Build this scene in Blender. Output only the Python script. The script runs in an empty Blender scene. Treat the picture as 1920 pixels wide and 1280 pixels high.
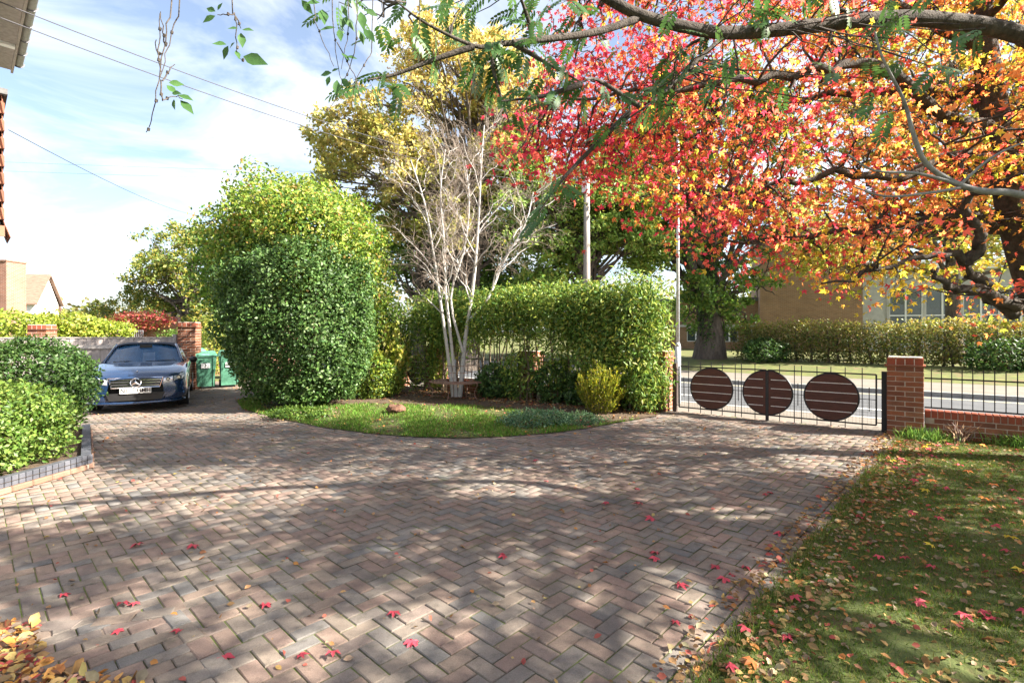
import bpy, bmesh, math, random
import numpy as np
from mathutils import Vector, Matrix

random.seed(11)
rng = np.random.default_rng(11)
scene = bpy.context.scene
COL = scene.collection
PI = math.pi

# ------------------------------------------------------------------ camera
cam_data = bpy.data.cameras.new('camera')
cam = bpy.data.objects.new('camera', cam_data)
COL.objects.link(cam)
cam.location = (0, 0, 1.7)
cam.rotation_euler = (math.radians(90), 0, 0)
cam_data.sensor_width = 36.0
cam_data.lens = 18.0
cam_data.shift_y = -20.0 / 1920.0
cam_data.clip_start = 0.05
cam_data.clip_end = 2000
scene.camera = cam
scene.render.resolution_x = 1024
scene.render.resolution_y = 682

# ------------------------------------------------------------------ sky, sun, exposure
SUN_EL = math.radians(35)
SUN_AZ = math.radians(103)            # clockwise from +Y
sun_vec = Vector((math.sin(SUN_AZ) * math.cos(SUN_EL), math.cos(SUN_AZ) * math.cos(SUN_EL), math.sin(SUN_EL)))
world = bpy.data.worlds.new('World')
scene.world = world
world.use_nodes = True
wn = world.node_tree
for n_ in list(wn.nodes):
    wn.nodes.remove(n_)
w_out = wn.nodes.new('ShaderNodeOutputWorld')
w_bg = wn.nodes.new('ShaderNodeBackground')
w_sky = wn.nodes.new('ShaderNodeTexSky')
w_sky.sky_type = 'NISHITA'
w_sky.sun_disc = False
w_sky.sun_elevation = SUN_EL
w_sky.sun_rotation = SUN_AZ
w_sky.air_density = 1.0
w_sky.dust_density = 1.6
w_sky.ozone_density = 1.4
w_tc = wn.nodes.new('ShaderNodeTexCoord')
w_sep = wn.nodes.new('ShaderNodeSeparateXYZ')
wn.links.new(w_tc.outputs['Generated'], w_sep.inputs[0])
w_add = wn.nodes.new('ShaderNodeMath'); w_add.operation = 'ADD'; w_add.inputs[1].default_value = 0.22
w_abs = wn.nodes.new('ShaderNodeMath'); w_abs.operation = 'ABSOLUTE'
wn.links.new(w_sep.outputs['Z'], w_abs.inputs[0])
wn.links.new(w_abs.outputs[0], w_add.inputs[0])
w_dx = wn.nodes.new('ShaderNodeMath'); w_dx.operation = 'DIVIDE'
w_dy = wn.nodes.new('ShaderNodeMath'); w_dy.operation = 'DIVIDE'
wn.links.new(w_sep.outputs['X'], w_dx.inputs[0]); wn.links.new(w_add.outputs[0], w_dx.inputs[1])
wn.links.new(w_sep.outputs['Y'], w_dy.inputs[0]); wn.links.new(w_add.outputs[0], w_dy.inputs[1])
w_cmb = wn.nodes.new('ShaderNodeCombineXYZ')
wn.links.new(w_dx.outputs[0], w_cmb.inputs[0]); wn.links.new(w_dy.outputs[0], w_cmb.inputs[1])
w_noise = wn.nodes.new('ShaderNodeTexNoise')
w_noise.inputs['Scale'].default_value = 1.7
w_noise.inputs['Detail'].default_value = 7
w_noise.inputs['Roughness'].default_value = 0.58
w_noise.inputs['Distortion'].default_value = 0.5
wn.links.new(w_cmb.outputs[0], w_noise.inputs['Vector'])
w_ramp = wn.nodes.new('ShaderNodeValToRGB')
w_ramp.color_ramp.elements[0].position = 0.42
w_ramp.color_ramp.elements[0].color = (0.10, 0.10, 0.10, 1)
w_ramp.color_ramp.elements[1].position = 0.68
w_ramp.color_ramp.elements[1].color = (0.85, 0.85, 0.85, 1)
wn.links.new(w_noise.outputs['Fac'], w_ramp.inputs[0])
w_mix = wn.nodes.new('ShaderNodeMix'); w_mix.data_type = 'RGBA'
wn.links.new(w_ramp.outputs[0], w_mix.inputs['Factor'])
wn.links.new(w_sky.outputs[0], w_mix.inputs['A'])
w_mix.inputs['B'].default_value = (6.0, 6.15, 6.4, 1)
wn.links.new(w_mix.outputs['Result'], w_bg.inputs['Color'])
w_bg.inputs['Strength'].default_value = 0.055
wn.links.new(w_bg.outputs[0], w_out.inputs[0])

sun_data = bpy.data.lights.new('sun', 'SUN')
sun_data.energy = 5.0
sun_data.angle = math.radians(0.55)
sun_data.color = (1.0, 0.92, 0.80)
sun = bpy.data.objects.new('sun', sun_data)
COL.objects.link(sun)
sun.rotation_euler = (-sun_vec).to_track_quat('-Z', 'Y').to_euler()
sun.location = sun_vec * 60

vs = scene.view_settings
vs.view_transform = 'Standard'
vs.look = 'None'
vs.gamma = 1.0
vs.use_curve_mapping = False
vs.exposure = 2.4
scene.cycles.max_bounces = 8
scene.cycles.transparent_max_bounces = 12

# ------------------------------------------------------------------ helpers
def at(px, py, Y):
    """world point seen at photo pixel (px, py) at depth Y"""
    return np.array([(px - 960) / 960.0 * Y, Y, 1.7 - (py - 620) / 960.0 * Y])

NV = np.array([0.6198, 0.7847])      # from the drive towards the road
DV = np.array([0.7847, -0.6198])     # along the gate and the road
_kn = np.linspace(2.0, 9.2, 10)
_t = (_kn - 2.0) / 7.2
_kz = 0.11 * _t * _t * (3 - 2 * _t)

def gz(x, y):
    return np.interp(np.asarray(x) * NV[0] + np.asarray(y) * NV[1], _kn, _kz)

def gp(px, py):
    z = 0.0
    for _ in range(8):
        Y = (1.7 - z) * 960.0 / (py - 620)
        X = (px - 960) / 960.0 * Y
        z = float(gz(X, Y))
    return np.array([X, Y, z])

def in_poly(P, poly):
    poly = np.asarray(poly)[:, :2]
    x, y = P[:, 0], P[:, 1]
    inside = np.zeros(len(P), bool)
    j = len(poly) - 1
    for i in range(len(poly)):
        xi, yi = poly[i]; xj, yj = poly[j]
        c = ((yi > y) != (yj > y)) & (x < (xj - xi) * (y - yi) / (yj - yi + 1e-12) + xi)
        inside ^= c
        j = i
    return inside

def project(P):
    P = np.atleast_2d(P)
    Y = np.maximum(P[:, 1], 1e-3)
    return 960 + 960 * P[:, 0] / Y, 620 + 960 * (1.7 - P[:, 2]) / Y

def tri_mesh(name, V, F, cols=None, smooth=False):
    V = np.ascontiguousarray(V, dtype=np.float32); F = np.ascontiguousarray(F, dtype=np.int32)
    me = bpy.data.meshes.new(name)
    me.vertices.add(len(V)); me.vertices.foreach_set('co', V.ravel())
    k = F.shape[1]
    me.loops.add(F.size); me.loops.foreach_set('vertex_index', F.ravel())
    me.polygons.add(len(F)); me.polygons.foreach_set('loop_start', np.arange(0, F.size, k, dtype=np.int32))
    if smooth:
        me.polygons.foreach_set('use_smooth', np.ones(len(F), bool))
    me.update(calc_edges=True)
    if cols is not None:
        a = me.color_attributes.new('tint', 'FLOAT_COLOR', 'POINT')
        c4 = np.ones((len(V), 4), np.float32); c4[:, :3] = cols
        a.data.foreach_set('color', c4.ravel())
    return me

class MB:
    """collects simple shapes; build() links them as one mesh object"""
    def __init__(s): s.v = []; s.f = []
    def add(s, V, F):
        o = len(s.v); s.v.extend([tuple(map(float, p)) for p in V]); s.f.extend([tuple(int(i) + o for i in q) for q in F]); return s
    def box(s, c, size, ax=(1, 0, 0), ay=(0, 1, 0), az=(0, 0, 1)):
        c = np.array(c, float); ax, ay, az = [np.array(q, float) for q in (ax, ay, az)]
        h = np.array(size, float) / 2
        V = [c + ax * h[0] * i + ay * h[1] * j + az * h[2] * k for k in (-1, 1) for j in (-1, 1) for i in (-1, 1)]
        return s.add(V, [(0, 2, 3, 1), (4, 5, 7, 6), (0, 1, 5, 4), (2, 6, 7, 3), (0, 4, 6, 2), (1, 3, 7, 5)])
    def tube(s, P, R, n=6, cap=True):
        V, F = tube(P, R, n)
        o = len(s.v)
        s.add(V, F)
        if cap:
            s.f.append(tuple(o + i for i in range(n))[::-1]); m = len(P) - 1
            s.f.append(tuple(o + m * n + i for i in range(n)))
        return s
    def bar(s, a, b, w, h=None, up=(0, 0, 1)):
        a = np.array(a, float); b = np.array(b, float); h = h or w
        d = b - a; L = np.linalg.norm(d); d /= L
        u = np.array(up, float)
        if abs(np.dot(u, d)) > 0.95: u = np.array([DV[0], DV[1], 0.0])
        x = np.cross(d, u); x /= np.linalg.norm(x); u = np.cross(x, d)
        return s.box((a + b) / 2, (w, L, h), x, d, u)
    def build(s, name, mat, parent=None, smooth=False, local=False):
        V = np.array(s.v, float)
        if parent is not None and not local: V = V - wloc(parent)
        me = bpy.data.meshes.new(name); me.from_pydata(V.tolist(), [], s.f)
        if smooth: me.polygons.foreach_set('use_smooth', [True] * len(me.polygons))
        me.update()
        return obj(name, me, mat, parent)

def wloc(o):
    v = np.zeros(3)
    while o is not None:
        v += np.array(o.location); o = o.parent
    return v

def obj(name, me, mat=None, parent=None, loc=None, rot=None, scale=None):
    o = bpy.data.objects.new(name, me); COL.objects.link(o)
    if mat is not None and me is not None:
        m = M[mat] if isinstance(mat, str) else mat
        if len(me.materials) == 0: me.materials.append(m)
    if parent is not None: o.parent = parent
    if loc is not None: o.location = loc
    if rot is not None: o.rotation_euler = rot
    if scale is not None: o.scale = scale
    return o

def tag(o, label=None, cat=None, group=None, kind=None):
    if label: o['label'] = label
    if cat: o['category'] = cat
    if group: o['group'] = group
    if kind: o['kind'] = kind
    return o

def thing(name, label, cat, loc=(0, 0, 0), group=None, rotz=0.0):
    o = bpy.data.objects.new(name, None); COL.objects.link(o)
    o.empty_display_size = 0.2
    o.location = loc; o.rotation_euler = (0, 0, rotz)
    return tag(o, label, cat, group)

def part(name, V, F, mat, parent, cols=None, smooth=False):
    V = np.asarray(V, float)
    if parent is not None: V = V - wloc(parent)
    return obj(name, tri_mesh(name, V, F, cols, smooth), mat, parent)

def tube(P, R, n=6):
    P = np.asarray(P, float); m = len(P)
    R = np.broadcast_to(np.asarray(R, float), (m,))
    T = np.gradient(P, axis=0); T /= (np.linalg.norm(T, axis=1)[:, None] + 1e-9)
    ref = np.array([0.31, 0.17, 0.93]) if abs(T[0, 2]) < 0.8 else np.array([0.95, 0.2, 0.1])
    X = np.cross(T, ref); X /= (np.linalg.norm(X, axis=1)[:, None] + 1e-9)
    Yv = np.cross(T, X)
    a = np.arange(n) * 2 * PI / n
    V = (P[:, None] + R[:, None, None] * (np.cos(a)[None, :, None] * X[:, None] + np.sin(a)[None, :, None] * Yv[:, None])).reshape(-1, 3)
    i = np.arange(m - 1)[:, None] * n; j = np.arange(n)[None]; k = (j + 1) % n
    F = np.stack([i + j, i + k, i + n + k, i + n + j], -1).reshape(-1, 4)
    return V, F

class Tubes:
    def __init__(s): s.V = []; s.F = []; s.o = 0
    def add(s, P, R, n=5):
        V, F = tube(P, R, n); s.V.append(V); s.F.append(F + s.o); s.o += len(V)
    def build(s, name, mat, parent):
        return part(name, np.concatenate(s.V), np.concatenate(s.F), mat, parent, smooth=True)

def curve(a, b, n=6, sag=0.0, jit=0.0, bend=None):
    a = np.asarray(a, float); b = np.asarray(b, float)
    t = np.linspace(0, 1, n)[:, None]
    P = a + (b - a) * t
    P[:, 2] -= sag * 4 * (t[:, 0] * (1 - t[:, 0]))
    if bend is not None: P += np.asarray(bend) * (4 * t * (1 - t))
    if jit: P[1:-1] += rng.normal(0, jit, (n - 2, 3))
    return P

def smooth_path(P, k=4):
    P = np.asarray(P, float); out = []
    Q = np.vstack([2 * P[0] - P[1], P, 2 * P[-1] - P[-2]])
    for i in range(1, len(Q) - 2):
        for t in np.arange(k) / k:
            out.append(0.5 * (2 * Q[i] + (Q[i + 1] - Q[i - 1]) * t + (2 * Q[i - 1] - 5 * Q[i] + 4 * Q[i + 1] - Q[i + 2]) * t * t + (3 * Q[i] - Q[i - 1] - 3 * Q[i + 1] + Q[i + 2]) * t ** 3))
    out.append(P[-1]); return np.array(out)

# leaf shapes: x across, y along, z out of the blade
LEAF = (np.array([[0, 0, 0], [0.26, 0.45, 0.06], [0, 1, -0.06], [-0.26, 0.45, 0.06], [0, .5, -.02]]), np.array([[0, 1, 4], [1, 2, 4], [2, 3, 4], [3, 0, 4]]))
DIAM = (np.array([[0, 0, 0], [0.30, 0.5, 0.07], [0, 1, -0.05], [-0.30, 0.5, 0.07]]), np.array([[0, 1, 2], [0, 2, 3]]))
NARROW = (np.array([[0, 0, 0], [0.17, 0.45, 0.05], [0, 1, -0.08], [-0.17, 0.45, 0.05]]), np.array([[0, 1, 2], [0, 2, 3]]))
BLADE = (np.array([[-0.06, 0, 0], [0.06, 0, 0], [0.0, 1, 0.25]]), np.array([[0, 1, 2]]))
def _star():
    tips = [(-125, .56), (-60, .88), (0, 1.0), (60, .88), (125, .56)]
    V = [[0, 0, 0.0]]
    pts = []
    for i, (a, r) in enumerate(tips):
        pts.append((a - 15, r * .66, -.02)); pts.append((a, r, -0.12)); pts.append((a + 15, r * .66, -.02))
        if i < 4: pts.append(((a + tips[i + 1][0]) / 2, 0.44, 0.06))
    pts.append((180, 0.12, 0.0))
    for a, r, z in pts:
        A = math.radians(a); V.append([math.sin(A) * r * .62, math.cos(A) * r * .62, z])
    V = np.array(V); V[:, 1] += 0.35
    n = len(pts)
    F = [[0, 1 + (i + 1) % n, 1 + i] for i in range(n)]
    return V, np.array(F)
STAR = _star()
STARS = [(STAR[0] * np.array([1, 1, k]) + np.array([0, 0, b]) * (STAR[0][:, 1:2] ** 2), STAR[1]) for k, b in ((1.0, -.15), (-1.2, .1), (1.8, -.35))]
CURL = (np.array([[0, 0, 0], [.26, .28, .12], [.29, .66, .17], [0, 1, .06], [-.31, .62, .08], [-.24, .3, .15], [0, .5, -.03]]), np.array([[0, 1, 6], [1, 2, 6], [2, 3, 6], [3, 4, 6], [4, 5, 6], [5, 0, 6]]))

def unit(v): return v / (np.linalg.norm(v, axis=-1, keepdims=True) + 1e-9)

def leaves(P, size, T, N, tmpl):
    """V, F for one leaf at each point P with blade direction T and normal N"""
    P = np.asarray(P, float); n = len(P); tv, tf = tmpl
    T = unit(T); X = unit(np.cross(T, N)); Nn = np.cross(X, T)
    size = np.broadcast_to(np.asarray(size, float), (n,))
    V = P[:, None] + size[:, None, None] * (tv[None, :, :1] * X[:, None] + tv[None, :, 1:2] * T[:, None] + tv[None, :, 2:] * Nn[:, None])
    F = tf[None] + (np.arange(n) * len(tv))[:, None, None]
    return V.reshape(-1, 3), F.reshape(-1, 3)

def rdir(n, up=0.0):
    v = rng.normal(size=(n, 3)); v[:, 2] += up
    return unit(v)

def pal(n, colours, weights=None, jit=0.18):
    c = np.array(colours, float)
    w = None if weights is None else np.array(weights, float) / sum(weights)
    k = rng.choice(len(c), n, p=w)
    return np.clip(c[k] * (1 + rng.normal(0, jit, (n, 1))) * (1 + rng.normal(0, 0.05, (n, 3))), 0.003, 1)

def foliage(name, P, size, mat, parent, tmpl, cols, out=None, outw=0.6, droop=0.0):
    """leaf blades as one part; out = outward direction per leaf"""
    n = len(P)
    N = rdir(n, 0.35)
    if out is not None: N = unit(N * (1 - outw) + out * outw + np.array([0, 0, 0.15]))
    T = rdir(n); T[:, 2] -= droop
    V, F = leaves(P, size, T, N, tmpl)
    return part(name, V, F, mat, parent, np.repeat(cols, len(tmpl[0]), axis=0))

def ball(n, shell=0.0):
    v = rdir(n); r = rng.random(n) ** (1 / 3.0)
    r = shell + (1 - shell) * r
    return v * r[:, None]

# ------------------------------------------------------------------ materials
M = {}
def _base(name):
    m = bpy.data.materials.new(name); m.use_nodes = True
    nt = m.node_tree; b = nt.nodes['Principled BSDF']
    M[name] = m
    return m, nt, b

def _ramp(nt, cols, src):
    r = nt.nodes.new('ShaderNodeValToRGB')
    e = r.color_ramp.elements
    while len(e) < len(cols): e.new(0.5)
    for i, c in enumerate(cols):
        p, cc = c if len(c) == 2 else (i / (len(cols) - 1), c)
        e[i].position = p; e[i].color = (*cc, 1)
    nt.links.new(src, r.inputs[0]); return r.outputs[0]

def _noise(nt, scale, detail=4, rough=0.6, coord='pos', dist=0.0, stretch=None):
    n = nt.nodes.new('ShaderNodeTexNoise')
    n.inputs['Scale'].default_value = scale; n.inputs['Detail'].default_value = detail
    n.inputs['Roughness'].default_value = rough; n.inputs['Distortion'].default_value = dist
    if coord == 'pos': src = nt.nodes.new('ShaderNodeNewGeometry').outputs['Position']
    else: src = nt.nodes.new('ShaderNodeTexCoord').outputs['Object']
    if stretch:
        mp = nt.nodes.new('ShaderNodeMapping'); mp.inputs['Scale'].default_value = stretch
        nt.links.new(src, mp.inputs[0]); src = mp.outputs[0]
    nt.links.new(src, n.inputs['Vector'])
    return n.outputs['Fac']

def _mix(nt, a, b, fac, mode='MIX'):
    x = nt.nodes.new('ShaderNodeMix'); x.data_type = 'RGBA'; x.blend_type = mode
    for s, v in (('A', a), ('B', b), ('Factor', fac)):
        if isinstance(v, (int, float)): x.inputs[s].default_value = v
        elif isinstance(v, tuple): x.inputs[s].default_value = (*v, 1)
        else: nt.links.new(v, x.inputs[s])
    return x.outputs['Result']

def _bump(nt, b, src, strength=0.3, dist=0.01):
    bp = nt.nodes.new('ShaderNodeBump'); bp.inputs['Strength'].default_value = strength; bp.inputs['Distance'].default_value = dist
    nt.links.new(src, bp.inputs['Height']); nt.links.new(bp.outputs[0], b.inputs['Normal'])

def mat_noise(name, c1, c2, scale=8, rough=0.8, bump=0.3, dist=0.01, detail=5, metal=0.0, spec=0.3, c3=None, lo=.3, hi=.7, stretch=None, coord='pos'):
    m, nt, b = _base(name)
    f = _noise(nt, scale, detail, 0.65, coord=coord, stretch=stretch)
    cols = [(lo, c1), (hi, c2)] if c3 is None else [(lo, c1), ((lo + hi) / 2, c2), (hi, c3)]
    nt.links.new(_ramp(nt, cols, f), b.inputs['Base Color'])
    b.inputs['Roughness'].default_value = rough; b.inputs['Metallic'].default_value = metal
    b.inputs['Specular IOR Level'].default_value = spec
    if bump: _bump(nt, b, _noise(nt, scale * 4, 4, coord=coord, stretch=stretch), bump, dist)
    return m

def mat_random(name, cols, per='object', rough=0.85, spot=(0.05, 0.05, 0.05), spot_scale=14, spot_amt=0.5, bump=0.35, moss=None):
    """colour differs from piece to piece; worn and stained by noise"""
    m, nt, b = _base(name)
    if per == 'object': src = nt.nodes.new('ShaderNodeObjectInfo').outputs['Random']
    else: src = nt.nodes.new('ShaderNodeNewGeometry').outputs['Random Per Island']
    c = _ramp(nt, cols, src)
    big = _ramp(nt, [(0.32, (0.50, 0.50, 0.50)), (0.66, (1.22, 1.19, 1.12))], _noise(nt, 1.3, 6, .7))
    c = _mix(nt, c, big, 0.8, 'MULTIPLY')
    f = _ramp(nt, [(0.52, (0, 0, 0)), (0.72, (1, 1, 1))], _noise(nt, spot_scale, 6, 0.7))
    fm = nt.nodes.new('ShaderNodeMath'); fm.operation = 'MULTIPLY'; fm.inputs[1].default_value = spot_amt
    nt.links.new(f, fm.inputs[0])
    c = _mix(nt, c, spot, fm.outputs[0])
    if moss:
        g = _ramp(nt, [(0.60, (0, 0, 0)), (0.72, (1, 1, 1))], _noise(nt, 1.7, 5, 0.7, dist=0.8))
        gm = nt.nodes.new('ShaderNodeMath'); gm.operation = 'MULTIPLY'; gm.inputs[1].default_value = 0.55
        nt.links.new(g, gm.inputs[0])
        c = _mix(nt, c, moss, gm.outputs[0])
    fine = _ramp(nt, [(0.3, (0.62, 0.62, 0.62)), (0.7, (1.3, 1.3, 1.3))], _noise(nt, 190, 3, 0.75))
    c = _mix(nt, c, fine, 0.8, 'MULTIPLY')
    nt.links.new(c, b.inputs['Base Color'])
    b.inputs['Roughness'].default_value = rough; b.inputs['Specular IOR Level'].default_value = 0.25
    _bump(nt, b, _noise(nt, 130, 4, 0.7), bump, 0.004)
    return m

def mat_leaf(name, col=None, trans=0.4, rough=0.45, spec=0.35, sat=1.0):
    """leaf blade; colour from the mesh's tint attribute unless given"""
    m, nt, b = _base(name)
    if col is None:
        at_ = nt.nodes.new('ShaderNodeAttribute'); at_.attribute_name = 'tint'; c = at_.outputs['Color']
    else:
        oi = nt.nodes.new('ShaderNodeObjectInfo').outputs['Random']
        c = _mix(nt, col, tuple(min(1, k * 1.45 + 0.01) for k in col), oi)
    f = _ramp(nt, [(0.3, (0.75, 0.75, 0.75)), (0.7, (1.2, 1.2, 1.2))], _noise(nt, 45, 3))
    c = _mix(nt, c, f, 0.7, 'MULTIPLY')
    nt.links.new(c, b.inputs['Base Color'])
    b.inputs['Roughness'].default_value = rough; b.inputs['Specular IOR Level'].default_value = spec
    tr = nt.nodes.new('ShaderNodeBsdfTranslucent')
    c2 = _mix(nt, c, (1.35, 1.3, 1.0), 1.0, 'MULTIPLY')
    nt.links.new(c2, tr.inputs['Color'])
    ms = nt.nodes.new('ShaderNodeMixShader'); ms.inputs[0].default_value = trans
    nt.links.new(b.outputs[0], ms.inputs[1]); nt.links.new(tr.outputs[0], ms.inputs[2])
    nt.links.new(ms.outputs[0], nt.nodes['Material Output'].inputs['Surface'])
    return m

def mat_plain(name, col, rough=0.5, metal=0.0, spec=0.5, coat=0.0, vary=0.15, scale=20):
    m, nt, b = _base(name)
    lo = tuple(k * (1 - vary) for k in col); hi = tuple(min(1, k * (1 + vary)) for k in col)
    nt.links.new(_ramp(nt, [(0.35, lo), (0.65, hi)], _noise(nt, scale, 3)), b.inputs['Base Color'])
    b.inputs['Roughness'].default_value = rough; b.inputs['Metallic'].default_value = metal
    b.inputs['Specular IOR Level'].default_value = spec; b.inputs['Coat Weight'].default_value = coat
    b.inputs['Coat Roughness'].default_value = 0.03
    return m

PAVE = [(0.0, (0.205, 0.165, 0.135)), (0.28, (0.23, 0.165, 0.14)), (0.5, (0.175, 0.157, 0.145)), (0.72, (0.215, 0.178, 0.148)), (1.0, (0.145, 0.142, 0.142))]
mat_random('paver', PAVE, 'object', spot=(0.09, 0.08, 0.065), moss=(0.10, 0.115, 0.045), spot_amt=0.8, bump=.6)
mat_random('paver_far', PAVE, 'island', spot=(0.09, 0.08, 0.065), moss=(0.10, 0.115, 0.045), spot_amt=0.8, bump=.6)
BR = [(0.0, (0.22, 0.080, 0.045)), (0.35, (0.27, 0.10, 0.052)), (0.65, (0.16, 0.062, 0.042)), (1.0, (0.29, 0.13, 0.075))]
mat_random('brick', BR, 'object', spot=(0.13, 0.09, 0.06), spot_scale=9, spot_amt=0.55)
mat_random('brick_cap', [(0, (0.27, 0.07, 0.042)), (1, (0.32, 0.095, 0.055))], 'object', spot=(0.12, 0.08, 0.06), spot_scale=11, spot_amt=0.5)
mat_random('brick_blue', [(0, (0.075, 0.08, 0.10)), (1, (0.12, 0.125, 0.15))], 'object', rough=0.5, spot=(0.2, 0.2, 0.2), spot_amt=0.25)
mat_random('tile', [(0, (0.22, 0.085, 0.055)), (0.5, (0.27, 0.115, 0.075)), (1, (0.17, 0.075, 0.055))], 'object', spot=(0.12, 0.08, 0.07), spot_amt=0.4)
mat_noise('mortar', (0.30, 0.25, 0.20), (0.42, 0.36, 0.30), 25, 0.95)
mat_random('plinth', [(0, (0.20, 0.115, 0.08)), (1, (0.26, 0.16, 0.12))], 'object', spot=(.1, .08, .06))
mat_noise('mortar_pale', (0.5, 0.47, 0.40), (0.62, 0.58, 0.50), 25, 0.95)
mat_noise('joint', (0.05, 0.045, 0.03), (0.085, 0.09, 0.04), 2.2, 1.0, c3=(0.10, 0.14, 0.025), lo=0.36, hi=0.58)
mat_noise('soil', (0.055, 0.038, 0.025), (0.12, 0.085, 0.055), 9, 1.0, bump=0.8, dist=0.03)
mat_noise('turf', (0.085, 0.062, 0.03), (0.065, 0.08, 0.02), 3.6, 1.0, bump=0.9, dist=0.03, c3=(0.06, 0.078, 0.022), lo=0.34, hi=0.62)
mat_noise('turf_far', (0.14, 0.10, 0.05), (0.085, 0.105, 0.03), 2.6, 1.0, c3=(0.15, 0.15, 0.045), lo=0.35, hi=0.65)
mat_noise('asphalt', (0.066, 0.07, 0.077), (0.098, 0.102, 0.109), 2.0, 0.85, bump=0.3)
mat_noise('footway', (0.145, 0.125, 0.105), (0.19, 0.17, 0.145), 1.5, 0.9)
mat_noise('kerb', (0.20, 0.20, 0.20), (0.30, 0.30, 0.29), 6, 0.9)
mat_plain('paint_white', (0.72, 0.72, 0.70), 0.7)
mat_plain('paint_cream', (0.62, 0.56, 0.36), 0.7)
mat_noise('bark', (0.060, 0.048, 0.040), (0.17, 0.14, 0.115), 9, 0.95, bump=1.0, dist=0.04, stretch=(1, 1, 0.25))
mat_noise('bark_dark', (0.03, 0.024, 0.02), (0.105, 0.088, 0.075), 14, 0.95, bump=0.9, dist=0.02)
mat_noise('bark_grey', (0.13, 0.125, 0.12), (0.27, 0.26, 0.25), 16, 0.85, bump=0.4, dist=0.01)
mat_noise('bark_birch', (0.08, 0.07, 0.06), (0.44, 0.42, 0.40), 9, 0.8, bump=0.4, dist=0.01, lo=0.28, hi=0.42, stretch=(1, 1, 2.6))
mat_noise('twig', (0.17, 0.13, 0.10), (0.30, 0.25, 0.21), 20, 0.8, bump=0)
mat_noise('stem', (0.10, 0.075, 0.05), (0.2, 0.15, 0.10), 20, 0.9, bump=0)
mat_leaf('leaf')
mat_leaf('leaf_gloss', trans=0.30, rough=0.48, spec=0.32)
mat_leaf('leaf_thin', trans=0.62, rough=0.5)
mat_leaf('grass_blade', trans=0.35, rough=0.6, spec=0.2)
mat_leaf('litter', trans=0.15, rough=0.7, spec=0.2)
LC = {'crimson': (0.62, 0.055, 0.12), 'red': (0.70, 0.13, 0.11), 'orange': (0.74, 0.27, 0.10), 'amber': (0.70, 0.38, 0.09), 'yellow': (0.62, 0.48, 0.06), 'lime': (0.32, 0.38, 0.05)}
for k_, c_ in LC.items(): mat_leaf('maple_' + k_, c_, trans=0.6, rough=0.5)
mat_leaf('rowan_leaf', (0.045, 0.105, 0.025), trans=0.38, rough=0.42)
mat_leaf('vine_leaf', (0.05, 0.12, 0.03), trans=0.4, rough=0.4)
mat_leaf('fallen_red', (0.36, 0.04, 0.06), trans=0.1, rough=0.6)
mat_plain('iron', (0.018, 0.018, 0.020), 0.5, 0.3, 0.4)
mat_plain('post_brown', (0.055, 0.035, 0.028), 0.6)
mat_noise('gate_wood', (0.050, 0.018, 0.012), (0.095, 0.034, 0.022), 7, 0.55, bump=0.3, stretch=(1, 1, 8))
mat_plain('steel_bright', (0.62, 0.58, 0.56), 0.4, 0.3)
mat_noise('rust', (0.15, 0.075, 0.05), (0.32, 0.21, 0.165), 30, 0.85, bump=0.4)
mat_noise('fungus', (0.09, 0.045, 0.03), (0.19, 0.10, 0.065), 22, .9)
mat_plain('galvanised', (0.50, 0.53, 0.57), 0.5, 0.3)
mat_noise('pole_wood', (0.22, 0.19, 0.17), (0.36, 0.32, 0.29), 8, 0.9, stretch=(1, 1, 0.2))
mat_noise('fence_wood', (0.30, 0.26, 0.24), (0.46, 0.41, 0.39), 5, 0.9, stretch=(3, 3, 0.5))
mat_plain('fence_rail', (0.50, 0.46, 0.43), 0.85)
mat_plain('render_white', (0.80, 0.78, 0.75), 0.9, vary=0.05, scale=2)
mat_plain('pvc_white', (0.80, 0.80, 0.80), 0.4, vary=0.03)
mat_plain('concrete', (0.42, 0.41, 0.39), 0.9, vary=0.1, scale=3)
mat_plain('gutter_grey', (0.40, 0.40, 0.39), 0.5)
mat_plain('soffit', (0.33, 0.29, 0.26), 0.8)
mat_plain('lead', (0.16, 0.16, 0.18), 0.6)
mat_plain('roof_felt', (0.10, 0.10, 0.10), 0.9)
mat_plain('cable', (0.04, 0.04, 0.05), 0.6)
mat_plain('bin_green', (0.065, 0.19, 0.125), 0.5)
mat_plain('bin_lid', (0.10, 0.30, 0.20), 0.45)
mat_plain('label_white', (0.8, 0.8, 0.8), 0.5, vary=0.03)
mat_plain('ink', (0.015, 0.015, 0.015), 0.6)
mat_plain('car_paint', (0.013, 0.036, 0.095), 0.25, 0.35, 0.6, 1.0, vary=0.05)
mat_plain('car_fabric', (0.012, 0.015, 0.03), 0.85)
mat_plain('chrome', (0.75, 0.75, 0.77), 0.12, 1.0)
mat_plain('black_plastic', (0.012, 0.012, 0.013), 0.45)
mat_plain('rubber', (0.015, 0.015, 0.016), 0.8)
mat_plain('alloy', (0.45, 0.45, 0.47), 0.3, 0.9)
mat_plain('lamp_glass', (0.50, 0.54, 0.58), 0.06, 0.35, 0.8, 1.0)
mat_plain('plate', (0.78, 0.78, 0.76), 0.4, vary=0.02)
mat_plain('leather', (0.03, 0.03, 0.035), 0.6)
mat_plain('indicator', (0.6, 0.3, 0.03), 0.2)
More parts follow.
